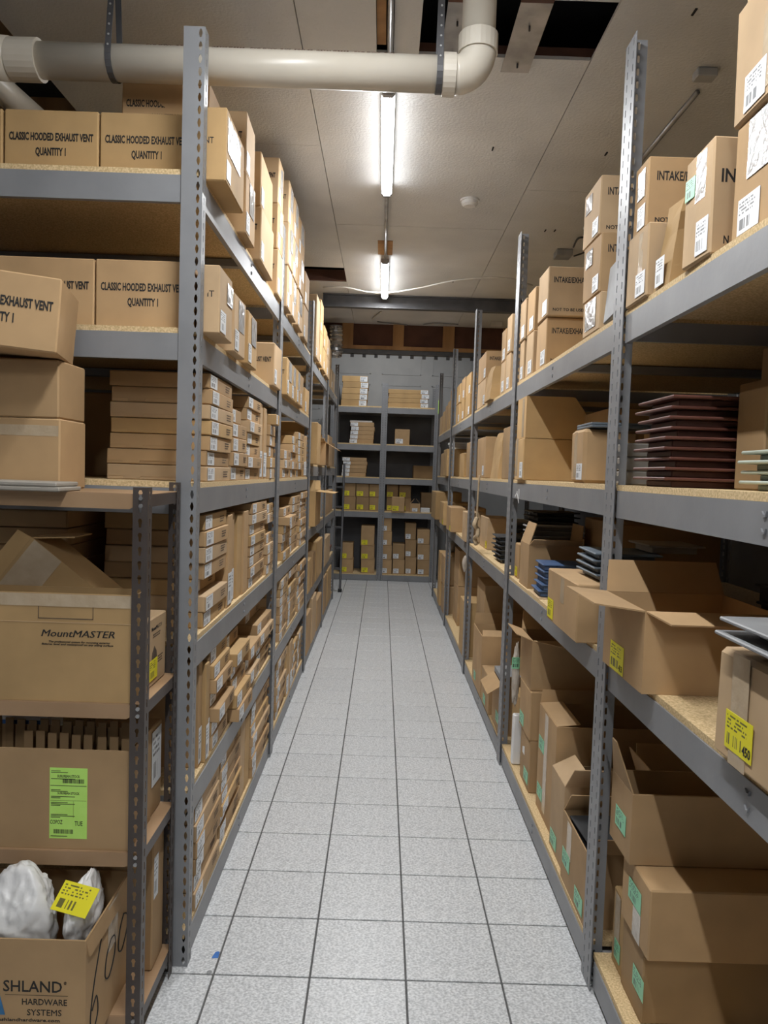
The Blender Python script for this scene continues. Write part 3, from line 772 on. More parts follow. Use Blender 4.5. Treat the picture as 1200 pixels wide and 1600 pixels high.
# cartons in the dark behind the front ones
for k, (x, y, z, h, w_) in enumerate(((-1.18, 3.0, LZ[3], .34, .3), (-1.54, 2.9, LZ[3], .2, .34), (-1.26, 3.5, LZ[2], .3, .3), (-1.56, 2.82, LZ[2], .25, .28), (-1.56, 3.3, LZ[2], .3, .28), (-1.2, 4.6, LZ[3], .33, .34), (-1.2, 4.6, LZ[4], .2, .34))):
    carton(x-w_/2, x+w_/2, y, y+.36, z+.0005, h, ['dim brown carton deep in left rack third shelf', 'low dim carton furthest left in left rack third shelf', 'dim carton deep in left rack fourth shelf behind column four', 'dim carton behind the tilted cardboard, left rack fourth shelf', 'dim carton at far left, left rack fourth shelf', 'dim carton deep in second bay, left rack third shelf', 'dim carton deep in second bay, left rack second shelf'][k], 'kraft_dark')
# near stacks seen from their ends behind the brown shelf unit
def end_stack(lv, x1, n, h, nm_):
    for k in range(n):
        flat(x1-.345, x1, 2.40, 2.78, LZ[lv]+.0005+k*(h+.001), h, f'flat carton, {ORD[n-1-k]} from top of {nm_}', 'kraft', sticker=False, lines=False, front=True)
end_stack(2, -1.03, 7, .0565, 'second stack in from the post, left rack fourth shelf')

# third and fourth bays
def lbox(pxn, pxf, z0, h, label, w_=.34, prot=.02, mat='kraft', **kw):
    zm = z0+.15; y0, y1 = (pxn, pxf) if pxf < 100 else clampL(YX(pxn, zm, XG+prot), YX(pxf, zm, XG+prot))
    return carton(XG+prot-w_, XG+prot, y0, y1, z0+.0005, h, label, mat, **kw)
q5 = LZ2[4]
for i, (a, b_, n, h) in enumerate(((5.95, 6.25, 1, .50), (6.3, 6.6, 2, .27), (6.7, 7.05, 2, .20), (7.1, 7.45, 2, .19), (7.7, 8.1, 2, .2), (8.2, 8.7, 1, .22))):
    for k in range(n):
        o = lbox(a, b_, q5+k*(h+.001), h, f'carton, {ORD[n-1-k]} from top of column {NUM[i]}, {"third" if a < 7.6 else "far"} bay, left rack top shelf', mat='kraft_gold' if i in (1, 2) else 'kraft_pale', prot=.03 if i < 4 else 0)
        st(o, '+x', .02, .02, .07, .06)
o = lbox(5.96, 6.3, 1.69, .34, 'tall plain carton standing on left rack third bay, second shelf', prot=.06, mat='kraft_gold')
open_carton(-.90, -.53, 6.75, 7.15, 1.69+.0005, .21, 'open carton with drooping flap, left rack third bay, second shelf', {'+x': (120, .14), '-y': (75, .12)}, 'kraft')
lbox(7.75, 8.3, 1.69, .33, 'carton in far bay, left rack second shelf', mat='kraft')
lbox(8.4, 9.0, 1.69, .28, 'last carton in far bay, left rack second shelf', mat='kraft_dark', prot=0)
o = open_carton(-.92, -.56, 6.2, 6.7, 1.16+.0005, .30, 'open carton with raised flap, left rack third bay, third shelf', {'+x': (95, .16), '-y': (-20, .10), '+y': (30, .10)}, 'kraft_gold')
lbox(7.75, 8.9, 1.16, .26, 'plain carton in far bay, left rack third shelf', prot=.0)
o = lbox(7.0, 7.25, 1.16, .34, 'upright carton in third bay, left rack third shelf', mat='kraft_pale', prot=-.02)
lbox(5.95, 6.2, .62, .28, 'carton nearest the post, third bay, left rack fourth shelf', mat='kraft_gold')
lbox(6.3, 6.55, .62, .30, 'second carton in third bay, left rack fourth shelf', mat='kraft')
lbox(6.65, 7.3, .62, .36, 'tall carton in third bay, left rack fourth shelf', mat='kraft_gold')
lbox(7.7, 8.4, .62, .30, 'carton in far bay, left rack fourth shelf', mat='kraft_pale')
lbox(5.95, 6.3, .105, .34, 'upright carton nearest the post, third bay, left rack bottom shelf', mat='kraft')
lbox(6.4, 6.8, .105, .40, 'second upright carton, third bay, left rack bottom shelf', mat='kraft_pale')
lbox(6.9, 7.4, .105, .30, 'low carton, third bay, left rack bottom shelf', mat='kraft')
lbox(7.7, 8.1, .105, .40, 'tall carton by the post, far bay, left rack bottom shelf', mat='kraft')
lbox(8.2, 8.8, .105, .405, 'last tall carton, far bay, left rack bottom shelf', mat='kraft_gold')
for k in range(6):
    o = newobj('cover_plate', soft_box_mesh('cover_plate', .3, .25, .012, 'panelred', 0, .002)); o.location = (-.78+.004*k, 9.08, 1.0+.016*k-.38+.0007); tag(o, f'dark red panel, {ORD[5-k]} from top of the pile, left rack far bay', 'panel', 'dark red panels on the left rack')

# ================================================================== BROWN SHELF UNIT
UX1, UX0, UY0, UY1 = -.629, -1.55, 1.965, 2.285
bu = empty('brown_shelf_unit', (0, 0, 0)); tag(bu, 'small brown steel shelf unit with slotted posts at front left', 'shelf unit')
UZ = [.095, .565, .982, 1.558]
for x, s_ in ((UX1, 1), (UX0, -1)):
    post(bu, 'S', s_, x, UY0, 1.575, 'brown_steel')
for x, s_ in ((UX1, 1), (UX0, -1)):
    mb = MB()
    slotted(mb, Vector((0, 0, 0)), VX*(-s_), VZ, -VY, .036, 1.585, [.018], hole='key'); slotted(mb, Vector((0, -.0021, 0)), -VY, VZ, VX*(-s_), .036, 1.585, [.018], th=.0015, hole='slot')
    newobj('post', mb.mesh('post', 'brown_steel', fix=False), bu, T(x, UY1, .0006))
for z in UZ:
    mb = MB().box(UX0+.003, UX1-.003, UY0+.004, UY1-.004, z-.002, z)
    shelf = mb.obj('shelf', 'brown_shelf', bu)
    MB().prism([(UX0+.04, z-.036), (UX0+.05, z-.042), (UX1-.05, z-.042), (UX1-.04, z-.036), (UX1-.04, z-.0022), (UX0+.04, z-.0022)], 'y', UY0+.0025, UY0+.005).obj('shelf_lip', 'brown_shelf', shelf)
    MB().box(UX1-.006, UX1-.003, UY0+.038, UY1-.038, z-.036, z-.0022).obj('shelf_lip', 'brown_steel', shelf)
    for zz in (z-.012, z-.032):
        MB().tube([(UX1-.018, UY0+.0005, zz), (UX1-.018, UY0-.004, zz)], .0055, 8).obj('bolt', 'galv', shelf)
G = .0006
# top shelf: panels and cartons
for k, (dx, dz, w_) in enumerate(((0, 0, .30), (.008, .0125, .28))):
    o = newobj('cover_plate', soft_box_mesh('cover_plate', w_, .14, .012, 'panelbeige', 0, .003)); o.location = (-.845-w_/2-dx, 1.985, UZ[3]+G+dz); tag(o, ['lower flat taupe panel on top of the brown shelf unit', 'upper flat taupe panel on top of the brown shelf unit'][k], 'panel')
c1 = carton(-1.235, -.913, 2.07, 2.25, UZ[3]+G, .20, 'lower tall taped carton standing on brown unit at left edge', 'kraft')
st(c1, '-y', 0.002, .15, .316, .03, 'tape', name='packing_tape')
c2 = carton(-1.23, -.917, 2.07, 2.25, UZ[3]+G+.201, .165, 'upper carton under the tilted exhaust vent carton at left edge', 'kraft')
c3 = classic(-.90, 1.93, UZ[3]+G+.368, 'tilted hooded exhaust vent carton perched at the left edge', w_=.32, d_=.26, h_=.20, rz=14, ry=4, mat='kraft')
c3.location.x -= .008; c3.location.z += .010
# MountMASTER shelf
z = UZ[2]+G
mm = open_carton(-1.10, -.662, 1.972, 2.082, z, .298, 'large open carton printed MountMASTER on the brown shelf unit', {}, 'kraft_gold')
d_ = dims(mm)
for q in (0, .0009): tfit(mm, '-y', d_[0]-.155+q, .187, 'MountMASTER', .0195, .20, shear=.25)
tfit(mm, '-y', d_[0]-.150, .165, 'The professional system for mounting exterior', .0055, .168, bold=.02, shear=.25)
tfit(mm, '-y', d_[0]-.155, .158, 'fixtures level and waterproof on any siding surface', .0055, .195, bold=.02, shear=.25)
fr = MB().box(0, .15, 0, .0022, 0, .0004).box(0, .15, .05, .0522, 0, .0004).box(0, .0022, 0, .0522, 0, .0004).box(.148, .15, 0, .0522, 0, .0004)
fr.obj('printed_frame', 'ink_soft', mm, face_frame('-y', *d_) @ T(d_[0]-.262, .228, .0006))
MB().box(.001, d_[0]-.001, .2175, .219, 0, .001).obj('lid_crease', 'kraft_pale', mm, face_frame('-y', *d_))
sheet(mm, d_, '-y', .002, .262, d_[0]-.004, .034, 'tape', 'packing_tape')
carton(-1.10, -.75, 2.095, 2.255, z, .10, 'low carton wedged under the tilted carton behind MountMASTER', 'kraft_dark')
tp = open_carton(-1.02, -.84, 2.10, 2.25, z+.20, .31, 'tilted carton with loose flap leaning behind the MountMASTER carton', {'+x': (140, .12), '-y': (-12, .05)}, 'kraft_gold', ry=-52)
tp.location = (-.815, 2.175, z+.101+.0725)
st(tp, '-y', .001, .20, .178, .10, 'tape', name='packing_tape')
sc = carton(-.735, -.662, 2.095, 2.262, z, .205, 'small printed carton behind the brown post with yellow sticker', 'kraft_pale'); 
st(sc, '+x', .006, .02, .075, .06, 'lab_yellow'); tfit(sc, '+x', .075, .17, 'MountMASTER', .012, .10, shear=.2); print_lines(sc, '+x', .04, .15, .07, 2, .007); print_lines(sc, '+x', .09, .075, .05, 3, .008)
MB().prism([(.03, .08), (.08, .08), (.075, .10), (.055, .118), (.035, .10)], 'z', 0, .0004).obj('printed_picture', 'ink_soft', sc, face_frame('+x', *dims(sc)) @ T(0, 0, .0006))
# middle shelf
z = UZ[1]+G
oc = open_carton(-1.12, -.668, 1.975, 2.27, z, .282, 'open carton with lime shipping label and cardboard dividers', {'-x': (-5, .03)}, 'kraft')
d_ = dims(oc)
for k in range(12):
    MB().box(-.0115, .0115, -.003, .003, 0, .302-.003*(k % 3)).obj('divider', 'kraft_dark', oc, T(-.19+k*.0345, .115, .006))
for k in range(9):
    MB().box(-.0125, .0125, -.003, .003, 0, .286+.003*(k % 2)-.002*k).obj('divider', 'kraft', oc, T(-.105+k*.0345+.006*(k > 5), .02, .006))
lb = sheet(oc, d_, '-y', d_[0]-.222, .030, .104, .20, 'lime', 'shipping_label')
def ltxt(u, v, s, cap, wd, al='CENTER'):
    me = text_mesh(s, cap/.72, xs=1.0, bold=.01); w0 = max(c.co.x for c in me.vertices)-min(c.co.x for c in me.vertices)
    newobj('printed_text', me, lb, T(u, v, .0011) @ Matrix.Diagonal((wd/w0, 1, 1, 1)))
ltxt(.052, .176, 'SUBURBAN STOCK', .0075, .062); ltxt(.052, .128, 'SUBURBAN STOCK', .0065, .060); ltxt(.019, .046, 'COPOZ', .0115, .034); ltxt(.081, .043, 'TUE', .0135, .022)
for (u, v, n_, w_) in ((.036, .157, 26, .06), (.012, .014, 22, .055)):
    mb = MB(); r_ = random.Random(5)
    for q in range(n_): mb.box(u+q*w_/n_, u+q*w_/n_+r_.uniform(.0008, .0018), v, v+.012, .0009, .0012)
    mb.obj('bar_code', 'ink', lb)
mb = MB().box(.002, .102, .149, .1505, .0009, .0012).box(.002, .102, .1075, .1082, .0009, .0012).box(.066, .0665, .06, .107, .0009, .0012)
for k, v in enumerate((.190, .186, .168, .137, .133, .118, .114, .101, .097, .093, .067, .063, .059, .006)): mb.box(.004, .03+.02*((k*7) % 3), v, v+.0018, .0009, .0012)
mb.obj('printed_lines', 'ink', lb)['kind'] = 'stuff'
oc.scale = (1, .62, 1); oc.location.y = 1.975+.295*.31
wc = carton(-.84, -.672, 2.165, 2.275, z, .275, 'narrow carton with white label behind the brown post, middle shelf', 'kraft')
st(wc, '+x', .008, .09, .09, .17)
bx = carton(-1.16, -.98, 2.17, 2.27, z, .33, 'small blue and white box at the far left, middle shelf', 'white')
st(bx, '-y', .02, .22, .155, .07, 'bluetape', name='blue_band')
# bottom shelf: hardware carton with plastic bags
z = UZ[0]+G
ah = open_carton(-1.12, -.715, 1.80, 2.13, z, .325, 'open carton printed ASHLAND HARDWARE SYSTEMS full of white bags', {'+x': (172, .05)}, 'kraft')
ah.location.y += 0
d_ = dims(ah)
tfit(ah, '-y', d_[0]-.135, .200, 'SHLAND', .030, .150, bold=.008); tfit(ah, '-y', d_[0]-.105, .160, 'HARDWARE', .0165, .115, bold=.006); tfit(ah, '-y', d_[0]-.105, .132, 'SYSTEMS', .0165, .088)
tfit(ah, '-y', d_[0]-.165, .112, 'www.ashlandhardware.com', .0085, .20, bold=.012)
tfit(ah, '-y', d_[0]-.052, .212, '®', .008, .007)
MB().prism([(-.02, 0), (.075, 0), (.04, .125), (.015, .125)], 'z', 0, .0004).obj('logo_mark', 'ink', ah, face_frame('-y', *d_) @ T(d_[0]-.285, .125, .0006))
MB().prism([(-.06, 0), (.080, 0), (.066, .055), (-.046, .055)], 'z', .0005, .0008).obj('logo_mark', 'logoblue', ah, face_frame('-y', *d_) @ T(d_[0]-.285, .125, .0006))
MB().box(0, .16, 0, .0012, 0, .0004).obj('logo_rule', 'ink_soft', ah, face_frame('-y', *d_) @ T(d_[0]-.205, .178, .0006))
def stroke(pts, face, o):
    out = []
    P_ = [Vector((*p, .0012)) for p in pts]
    for i in range(len(P_)-1):
        p0, p1, p2, p3 = P_[max(i-1, 0)], P_[i], P_[i+1], P_[min(i+2, len(P_)-1)]
        for k in range(5):
            t = k/5; out.append(.5*((2*p1)+(p2-p0)*t+(2*p0-5*p1+4*p2-p3)*t*t+(3*p1-p0-3*p2+p3)*t**3))
    out.append(P_[-1])
    MB().tube(out, .0018, 6).obj('marker_stroke', 'ink', o, face_frame(face, *dims(o)))
stroke([(.10, .27), (.05, .17), (.03, .09), (.05, .05), (.08, .08), (.07, .13), (.04, .11)], '+x', ah)
stroke([(.17, .22), (.14, .19), (.13, .14), (.16, .12), (.20, .16), (.20, .21), (.17, .22)], '+x', ah)
stroke([(.27, .23), (.24, .20), (.23, .15), (.26, .13), (.30, .17), (.30, .21), (.27, .23)], '+x', ah)
sheet(ah, d_, '+x', .15, .19, .075, .13, 'tape', 'packing_tape')
def crumple(name, loc, sc_, mat, seed, label, cat, sub=5, planes=34, amp=.05, fix=(), top=None):
    """crumpled film: a body bounded by many random flat facets, creased along their edges"""
    from mathutils import noise
    r = random.Random(seed); pl = [(Vector(n).normalized(), d) for n, d in fix]
    for k in range(planes):
        n = Vector((r.gauss(0, 1), r.gauss(0, 1), r.gauss(0, 1))).normalized(); pl.append((n, r.uniform(.78, 1.0)))
    bm = bmesh.new(); bmesh.ops.create_icosphere(bm, subdivisions=sub, radius=1)
    for v in bm.verts:
        p = v.co.normalized(); rad = 1.0
        for n, d in pl:
            c_ = p.dot(n)
            if c_ > .05: rad = min(rad, d/c_)
        nz = abs(noise.noise(p*3.1+Vector((seed, 0, 0)))) + .5*abs(noise.noise(p*7.3+Vector((0, seed, 0))))
        q = p*(rad - amp*nz)
        v.co = Vector((q.x*sc_[0], q.y*sc_[1], q.z*sc_[2]))
    zmin = min(v.co.z for v in bm.verts)
    for v in bm.verts: v.co.z -= zmin
    me = D.meshes.new(name); bm.to_mesh(me); bm.free(); me.materials.append(M[mat])
    me.polygons.foreach_set('use_smooth', [True]*len(me.polygons))
    o = newobj(name, me); o.location = loc; o['_z0'] = -zmin; tag(o, label, cat); return o
b1 = crumple('plastic_bag', (-.918, 1.882, z+.19), (.100, .082, .150), 'bag', 1, 'big crumpled white plastic bag on top of the hardware carton', 'bag', amp=.13)
nf = Vector((.10, -.62, .78)).normalized()
b2 = crumple('plastic_bag', (-.770, 1.925, z+.20), (.0425, .105, .120), 'bag', 5, 'white plastic bag with yellow sticker at the hardware carton edge', 'bag', amp=.16)
b3 = crumple('plastic_bag', (-1.068, 1.89, z+.19), (.044, .08, .12), 'clear', 3, 'cloudy clear plastic bag cut by the left edge', 'bag', amp=.12)
def on_bag(o, d, wd, ht, rot):
    """seat a label on the outside of a bag along direction d from its middle"""
    best = max((Vector(v.co)-Vector((0, 0, o['_z0']))).dot(d) for v in o.data.vertices)
    up = Vector((0, 0, 1)); rt = up.cross(d).normalized(); u2 = d.cross(rt)
    m_ = Matrix((rt, u2, d)).transposed().to_4x4(); m_.translation = Vector((0, 0, o['_z0'])) + d*(best+.001)
    return newobj('label_sticker', sheet_mesh('label_sticker', wd, ht, 'lab_yellow'), o, m_ @ RZ(rot) @ T(-wd/2, -ht/2, 0))
on_bag(b2, Vector((.0, -.62, .78)).normalized(), .10, .075, -12)
for b_ in (b1, b2, b3): del b_['_z0']
sc2 = carton(-.81, -.655, 2.15, 2.262, z, .40, 'tall narrow carton behind the hardware carton, bottom shelf', 'kraft'); st(sc2, '+x', .008, .22, .04, .13)


# ================================================================== RIGHT RACK GOODS
XR = .733
def clampR(y0, y1):
    m_ = (y0+y1)/2
    for a, b_ in zip(RY_, RY_[1:]):
        if a <= m_ < b_: y0, y1 = max(y0, a+.052), min(y1, b_-.052)
    return y0, y1
def rspan(pn, pf, zm, prot): return clampR(YX(pn, zm, XR-prot), YX(pf, zm, XR-prot))
def rbox(pn, pf, z0, h, label, d=.32, prot=0, mat='kraft', zr=None, **kw):
    y0, y1 = rspan(pn, pf, (z0 if zr is None else zr)+.1, prot)
    return carton(XR-prot, XR-prot+d, y0, y1, z0, h, label, mat, **kw)
def ropen(pn, pf, z0, h, label, flaps, d=.32, prot=0, mat='kraft', **kw):
    y0, y1 = rspan(pn, pf, z0+.1, prot)
    return open_carton(XR-prot, XR-prot+d, y0, y1, z0, h, label, flaps, mat, **kw)
def intake(o, a=True, b=True, cap=.026):
    d = dims(o)
    if a: tfit(o, '-y', .113, d[2]*.72, 'INTAKE/EXHAUST', cap, .178, bold=.02)
    if b: tfit(o, '-y', .10, d[2]*.12, 'NOT TO BE USED', .013, .152, bold=.02)
def bc(o, v=.012, wd=.075, ht=.065, mat='lab_white', u=None):   # bar-code label low on the aisle side, at its near edge
    d = dims(o); wd = min(wd, d[1]*.55); return st(o, '-x', d[1]-wd-.012 if u is None else u, v, wd, ht, mat)
def pouch(o, v, wd, ht, u=.03): return st(o, '-x', u, v, wd, ht, 'lab_clear', name='document_pouch')
g_ = .0006
z = RZL[3]+g_
# near bay, top shelf
y1_ = YX(1143, 2.28, .74)
for k, lab in enumerate(('carton with barcode label at the right edge, right rack top shelf', 'carton second up at the right edge, right rack top shelf', 'highest carton at the right edge, right rack top shelf')):
    o = carton(.745+(.0, -.012, .006)[k], 1.06, y1_-.40, y1_, z+k*.249, .248, lab, 'kraft_pale' if k else 'kraft', rz=(0, -1.5, .5)[k], wob=.004)
    d = dims(o); st(o, '-x', .03 if k == 0 else .05, .01, .09, .075); 
    if k == 0: pouch(o, .12, .09, .12, .06)
    else: st(o, '-x', .12, .02, .05, .2, 'tape', name='packing_tape')
o = rbox(1109, 1068, z, .262, 'intake exhaust carton with green sticker, right rack near top shelf', prot=.012, mat='kraft_pale', wob=.006, rz=2)
d = dims(o); tfit(o, '-y', .034, d[2]*.66, 'IN', .03, .032, bold=.02); tfit(o, '-y', .036, d[2]*.12, 'N', .018, .012, bold=.02); tfit(o, '-y', .165, d[2]*.66, 'TAKE/EXHAUST', .03, .21, bold=.02)
bc(o, wd=.06, ht=.08); st(o, '-x', .005, .16, .05, .05, 'lab_green'); pouch(o, .14, .05, .11, .06)
def crushed(pn, pf, z0, h, label, d_=.28, prot=0, seed=3):
    """carton with buckled sides"""
    y0, y1 = rspan(pn, pf, z0+h/2, prot); sx, sy = d_, y1-y0
    bm = bmesh.new(); r = random.Random(seed); rows = 5; ring = []
    for i in range(rows+1):
        t = i/rows; k_ = 1 - .05*math.sin(t*math.pi) - .10*t*t
        base = [(-sx/2, -sy/2), (0, -sy/2), (sx/2, -sy/2), (sx/2, 0), (sx/2, sy/2), (0, sy/2), (-sx/2, sy/2), (-sx/2, 0)]
        off = .05*t*t
        ring.append([bm.verts.new((x*k_+off*.4+r.uniform(-.006, .006)*t, y*k_+off*.2+r.uniform(-.006, .006)*t+(.012 if (j % 2) else 0)*t, h*t+(r.uniform(-.012, .004) if i == rows else 0))) for j, (x, y) in enumerate(base)])
    for a, b_ in zip(ring, ring[1:]):
        for j in range(8): bm.faces.new((a[j], a[(j+1) % 8], b_[(j+1) % 8], b_[j]))
    bm.faces.new(ring[0][::-1]); bm.faces.new(ring[-1])
    me = D.meshes.new('crushed_carton'); bm.to_mesh(me); bm.free(); me.materials.append(M['kraft_gold'])
    o = newobj('crushed_carton', me); o.location = (XR-prot+sx/2, (y0+y1)/2, z0); o['_d'] = (sx, sy, h); tag(o, label, 'box'); return o
o = crushed(1049, 1024, z, .235, 'crushed carton with buckled side, right rack near top shelf'); st(o, '-x', dims(o)[1]-.09, .008, .06, .075, lift=.004)
o = rbox(1012, 974, z, .205, 'taped carton beneath the intake carton beside the near right post', prot=.012, mat='kraft_pale'); bc(o); st(o, '-x', .1, .05, .035, .14, 'tape', name='packing_tape')
o = rbox(1012, 980, z+.2065, .205, 'INTAKE/EX carton stacked beside the near right post, top shelf', prot=.0, mat='kraft', d=.33); intake(o); bc(o, wd=.06); pouch(o, .1, .06, .08)
open_carton(1.145, 1.48, 1.85, 2.18, z, .36, 'open carton with raised flaps at the back, right rack top shelf', {'-x': (35, .15), '+x': (10, .16), '+y': (20, .15)}, 'kraft')
carton(1.08, 1.40, 1.42, 1.75, z, .25, 'dim carton at the back of right rack near top shelf', 'kraft_dark')
# second bay, top shelf
zz = z
for k, (h, lab) in enumerate(((.13, 'short lowest carton beside the near right post, top shelf'), (.205, 'intake carton in the middle of the stack left of near right post'), (.205, 'topmost intake carton in the stack left of near right post'))):
    o = rbox(938, 912, zz, h, lab, d=.30, prot=.005, mat='kraft_pale' if k != 1 else 'kraft'); zz += h+.001
    if k: intake(o, b=(k == 2)); bc(o, wd=.07, ht=.055, u=None); pouch(o, .12, .08, .06)
    else: pouch(o, .02, .13, .1)
o = newobj('plastic_vent', soft_box_mesh('plastic_vent', .03, .16, .20, 'panelgrey', .001, .004)); o.matrix_world = T(.745, 2.425, z+.012) @ RX(-6) @ RY(6); tag(o, 'dark grey plastic vent leaning behind the near right post', 'vent')
def rstack(pn, pf, n, h, who, bay, txt=True, d=.32, prot=0, z0=None, mats=('kraft_pale', 'kraft', 'kraft_pale')):
    zz = z if z0 is None else z0
    for k in range(n):
        o = rbox(pn+rnd.uniform(-.1, .1), pf+rnd.uniform(-.1, .1), zz, h, f'intake carton, {["top", "lower", "lowest"][n-1-k]} one of {who}, {bay} bay, right rack top shelf', d=d, prot=prot+rnd.uniform(-.006, .006), mat=rnd.choice(mats), zr=z if z0 is None else z0, group='intake exhaust cartons')
        if txt: intake(o)
        bc(o, wd=.09, ht=.065); zz += h+.001
rstack(853, 838, 2, .222, 'pair one', 'second')
rstack(832, 821.5, 2, .222, 'pair two', 'second')
rstack(818, 808, 2, .215, 'pair three', 'second')
rstack(796, 790, 2, .222, 'pair one', 'third', d=.30)
rstack(788, 782, 2, .2, 'pair two', 'third')
rstack(758, 746, 2, .20, 'pair three', 'third', d=.34)
o = crushed(766, 757, z, .235, 'rounded crumpled carton with upside-down print, right rack third bay', d_=.26, prot=.03, seed=8)
d = dims(o)
newobj('printed_text', text_mesh('ASTER\n(28 x)\nINTAKE', .042, xs=.75, bold=.02, line=1.5), o, face_frame('-y', *d) @ T(d[0]*.5, d[2]*.5, .012) @ RZ(180))
rstack(734, 727, 2, .19, 'pair one', 'fourth', d=.30, mats=('kraft_gold',))
rstack(724.6, 720, 2, .20, 'pair two', 'fourth', d=.30, mats=('kraft_gold', 'kraft'))
rstack(718, 712.5, 2, .19, 'pair three', 'fourth', txt=False, d=.30, mats=('kraft_gold',))
for i, (a, b_, h) in enumerate(((706.5, 703, .42), (702.5, 699, .32), (698.5, 695.5, .30), (695, 691.5, .26), (691, 687, .23))):
    rbox(a, b_, z, h, f'thin upright carton, {ORD[i]} from its post, far bay, right rack top shelf', mat='kraft_gold' if i % 2 else 'kraft', d=.3, group='thin upright cartons on the right rack')

# --- plastic mounting blocks in nested piles
def block_pile(cx, cy, z0, n, pitch, w_, d_, mat, what, where, inset=.04, seed=0, rz=0, lift=.008, slope=0):
    r = random.Random(seed)
    for k in range(n):
        o = empty('mounting_block', (cx+r.uniform(-.006, .006)+slope*k, cy+r.uniform(-.008, .008), z0+k*(pitch+.0005)))
        o.rotation_euler = (0, 0, math.radians(rz+r.uniform(-3, 3)))
        tag(o, f'{what}, {ORD[n-1-k]} from top {where}', 'mounting block', f'{what}s {where}')
        b_ = soft_box_mesh('base', w_-2*inset, d_-2*inset, pitch-lift-.0003, mat, 0, .003); newobj('base', b_, o)
        p = soft_box_mesh('flange', w_, d_, lift, mat, 0, .0025); newobj('flange', p, o, T(0, 0, pitch-lift))
z3 = RZL[2]+g_
block_pile(.86, 2.03, z3, 9, .0262, .245, .25, 'panelred', 'dark red mounting block', 'on right rack near third shelf', inset=.03, seed=4)
block_pile(.965, 1.60, z3, 4, .0225, .26, .22, 'panelsage', 'pale sage mounting block', 'at the right edge of right rack', inset=.03, seed=5)
# grey trays and a carton behind the near right post
for k in range(3):
    o = newobj('grey_carton', soft_box_mesh('grey_carton', .20, .18, .045, 'greycarton', .001, .004)); o.location = (.885, 2.46, z3+k*.0456); o['_d'] = (.2, .18, .045); tag(o, f'grey carton, {ORD[2-k]} from top behind the near right post', 'box', 'grey cartons behind the near right post')
    MB().tube([(.09, .022, .0004), (.09, .022, .0012)], .013 if k == 1 else .004, 16).obj('printed_spot', 'kraft_dark', o, face_frame('-y', .2, .18, .045))
o = rbox(912, 893, z3, .20, 'carton with rounded edge and barcode behind the near right post', d=.20, mat='kraft', wob=.008, bev=.012); bc(o, ht=.06); st(o, '-x', .04, .02, .04, .17, 'tape', name='packing_tape')
for k in range(2):
    p = newobj('cover_plate', soft_box_mesh('cover_plate', .30, .20, .009, 'panelslate', 0, .002)); p.location = (.90, 2.75, z3+.203+k*.0095); tag(p, ['lower', 'upper'][k]+' slate panel lying on the carton behind near right post', 'panel')
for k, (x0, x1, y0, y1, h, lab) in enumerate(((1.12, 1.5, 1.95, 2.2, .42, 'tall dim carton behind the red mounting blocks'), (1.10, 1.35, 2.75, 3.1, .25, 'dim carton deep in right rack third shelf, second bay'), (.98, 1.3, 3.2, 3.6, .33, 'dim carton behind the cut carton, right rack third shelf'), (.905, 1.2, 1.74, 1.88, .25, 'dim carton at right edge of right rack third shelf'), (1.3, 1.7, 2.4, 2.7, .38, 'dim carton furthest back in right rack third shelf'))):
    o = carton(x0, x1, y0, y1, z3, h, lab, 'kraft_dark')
    if k == 0: st(o, '-y', .02, .19, .035, .03); st(o, '-y', .02, .23, .04, .03)
y0, y1 = rspan(818, 805, 1.75, .02)
o = carton(XR-.02, XR+.42, y0, y1, z3, .213, 'large plain carton with barcode, lower of two, right rack third shelf', 'kraft_gold'); bc(o, ht=.08); st(o, '-x', .02, .02, .06, .2, 'tape', name='packing_tape')
# upper carton with a slanting cut side
mb = MB().prism([(0, 0), (.40, 0), (.245, .212), (0, .212)], 'y', 0, y1-y0)
o = mb.obj('cut_carton', 'kraft_gold'); o.location = (XR-.015, y0, z3+.2145); tag(o, 'carton with one corner cut at a slant, upper of two', 'box')
tp_ = sheet_mesh('packing_tape', .05, .196, 'tape'); newobj('packing_tape', tp_, o, Matrix(((0, 0, -1, -.0004), (-1, 0, 0, .10), (0, 1, 0, .008), (0, 0, 0, 1))))
# further bays of the third shelf
y0, y1 = 4.18, 4.42
def pbox(x0, x1, y0, y1, z0, h, lab, mat='kraft', **kw): return carton(x0, x1, y0, y1, z0, h, lab, mat, **kw)
pbox(.715+.018, 1.05, 4.18, 4.50, z3, .31, 'tall carton just past second right post, third shelf', 'kraft_dark')
o = crushed(779, 767, z3, .30, 'torn open carton with dangling tape, right rack third shelf', d_=.3, prot=0, seed=12); st(o, '-y', .06, .03, .05, .22, 'clear', name='loose_tape', lift=.012)
o = pbox(.735, 1.05, 5.25, 5.70, z3, .30, 'tall carton left of the torn one, right rack third shelf', 'kraft'); st(o, '-x', .3, .02, .08, .07)
pbox(.735, 1.05, 6.15, 6.45, z3, .30, 'wide tall carton past third right post, third shelf', 'kraft_dark')
o = pbox(.735, 1.05, 6.65, 7.0, z3, .22, 'carton with white top strip, fourth bay, right rack third shelf', 'kraft_gold'); st(o, '+z', .01, .01, .29, .3, 'white', name='white_sheet')
o = pbox(.70, 1.05, 8.0, 8.45, z3, .30, 'far carton holding papers, right rack third shelf', 'kraft_gold')
for k in range(3):
    p = newobj('paper_pad', soft_box_mesh('paper_pad', .22, .28, .025, 'lab_white', .004, .002)); p.matrix_world = T(.86, 8.22, z3+.302+.026*k) @ RZ(6*k-5); tag(p, f'paper pad, {ORD[2-k]} from top of the far carton', 'paper', 'paper pads on far carton')
pbox(.735, 1.05, 8.8, 9.3, z3, .28, 'last carton at the far end, right rack third shelf', 'kraft')

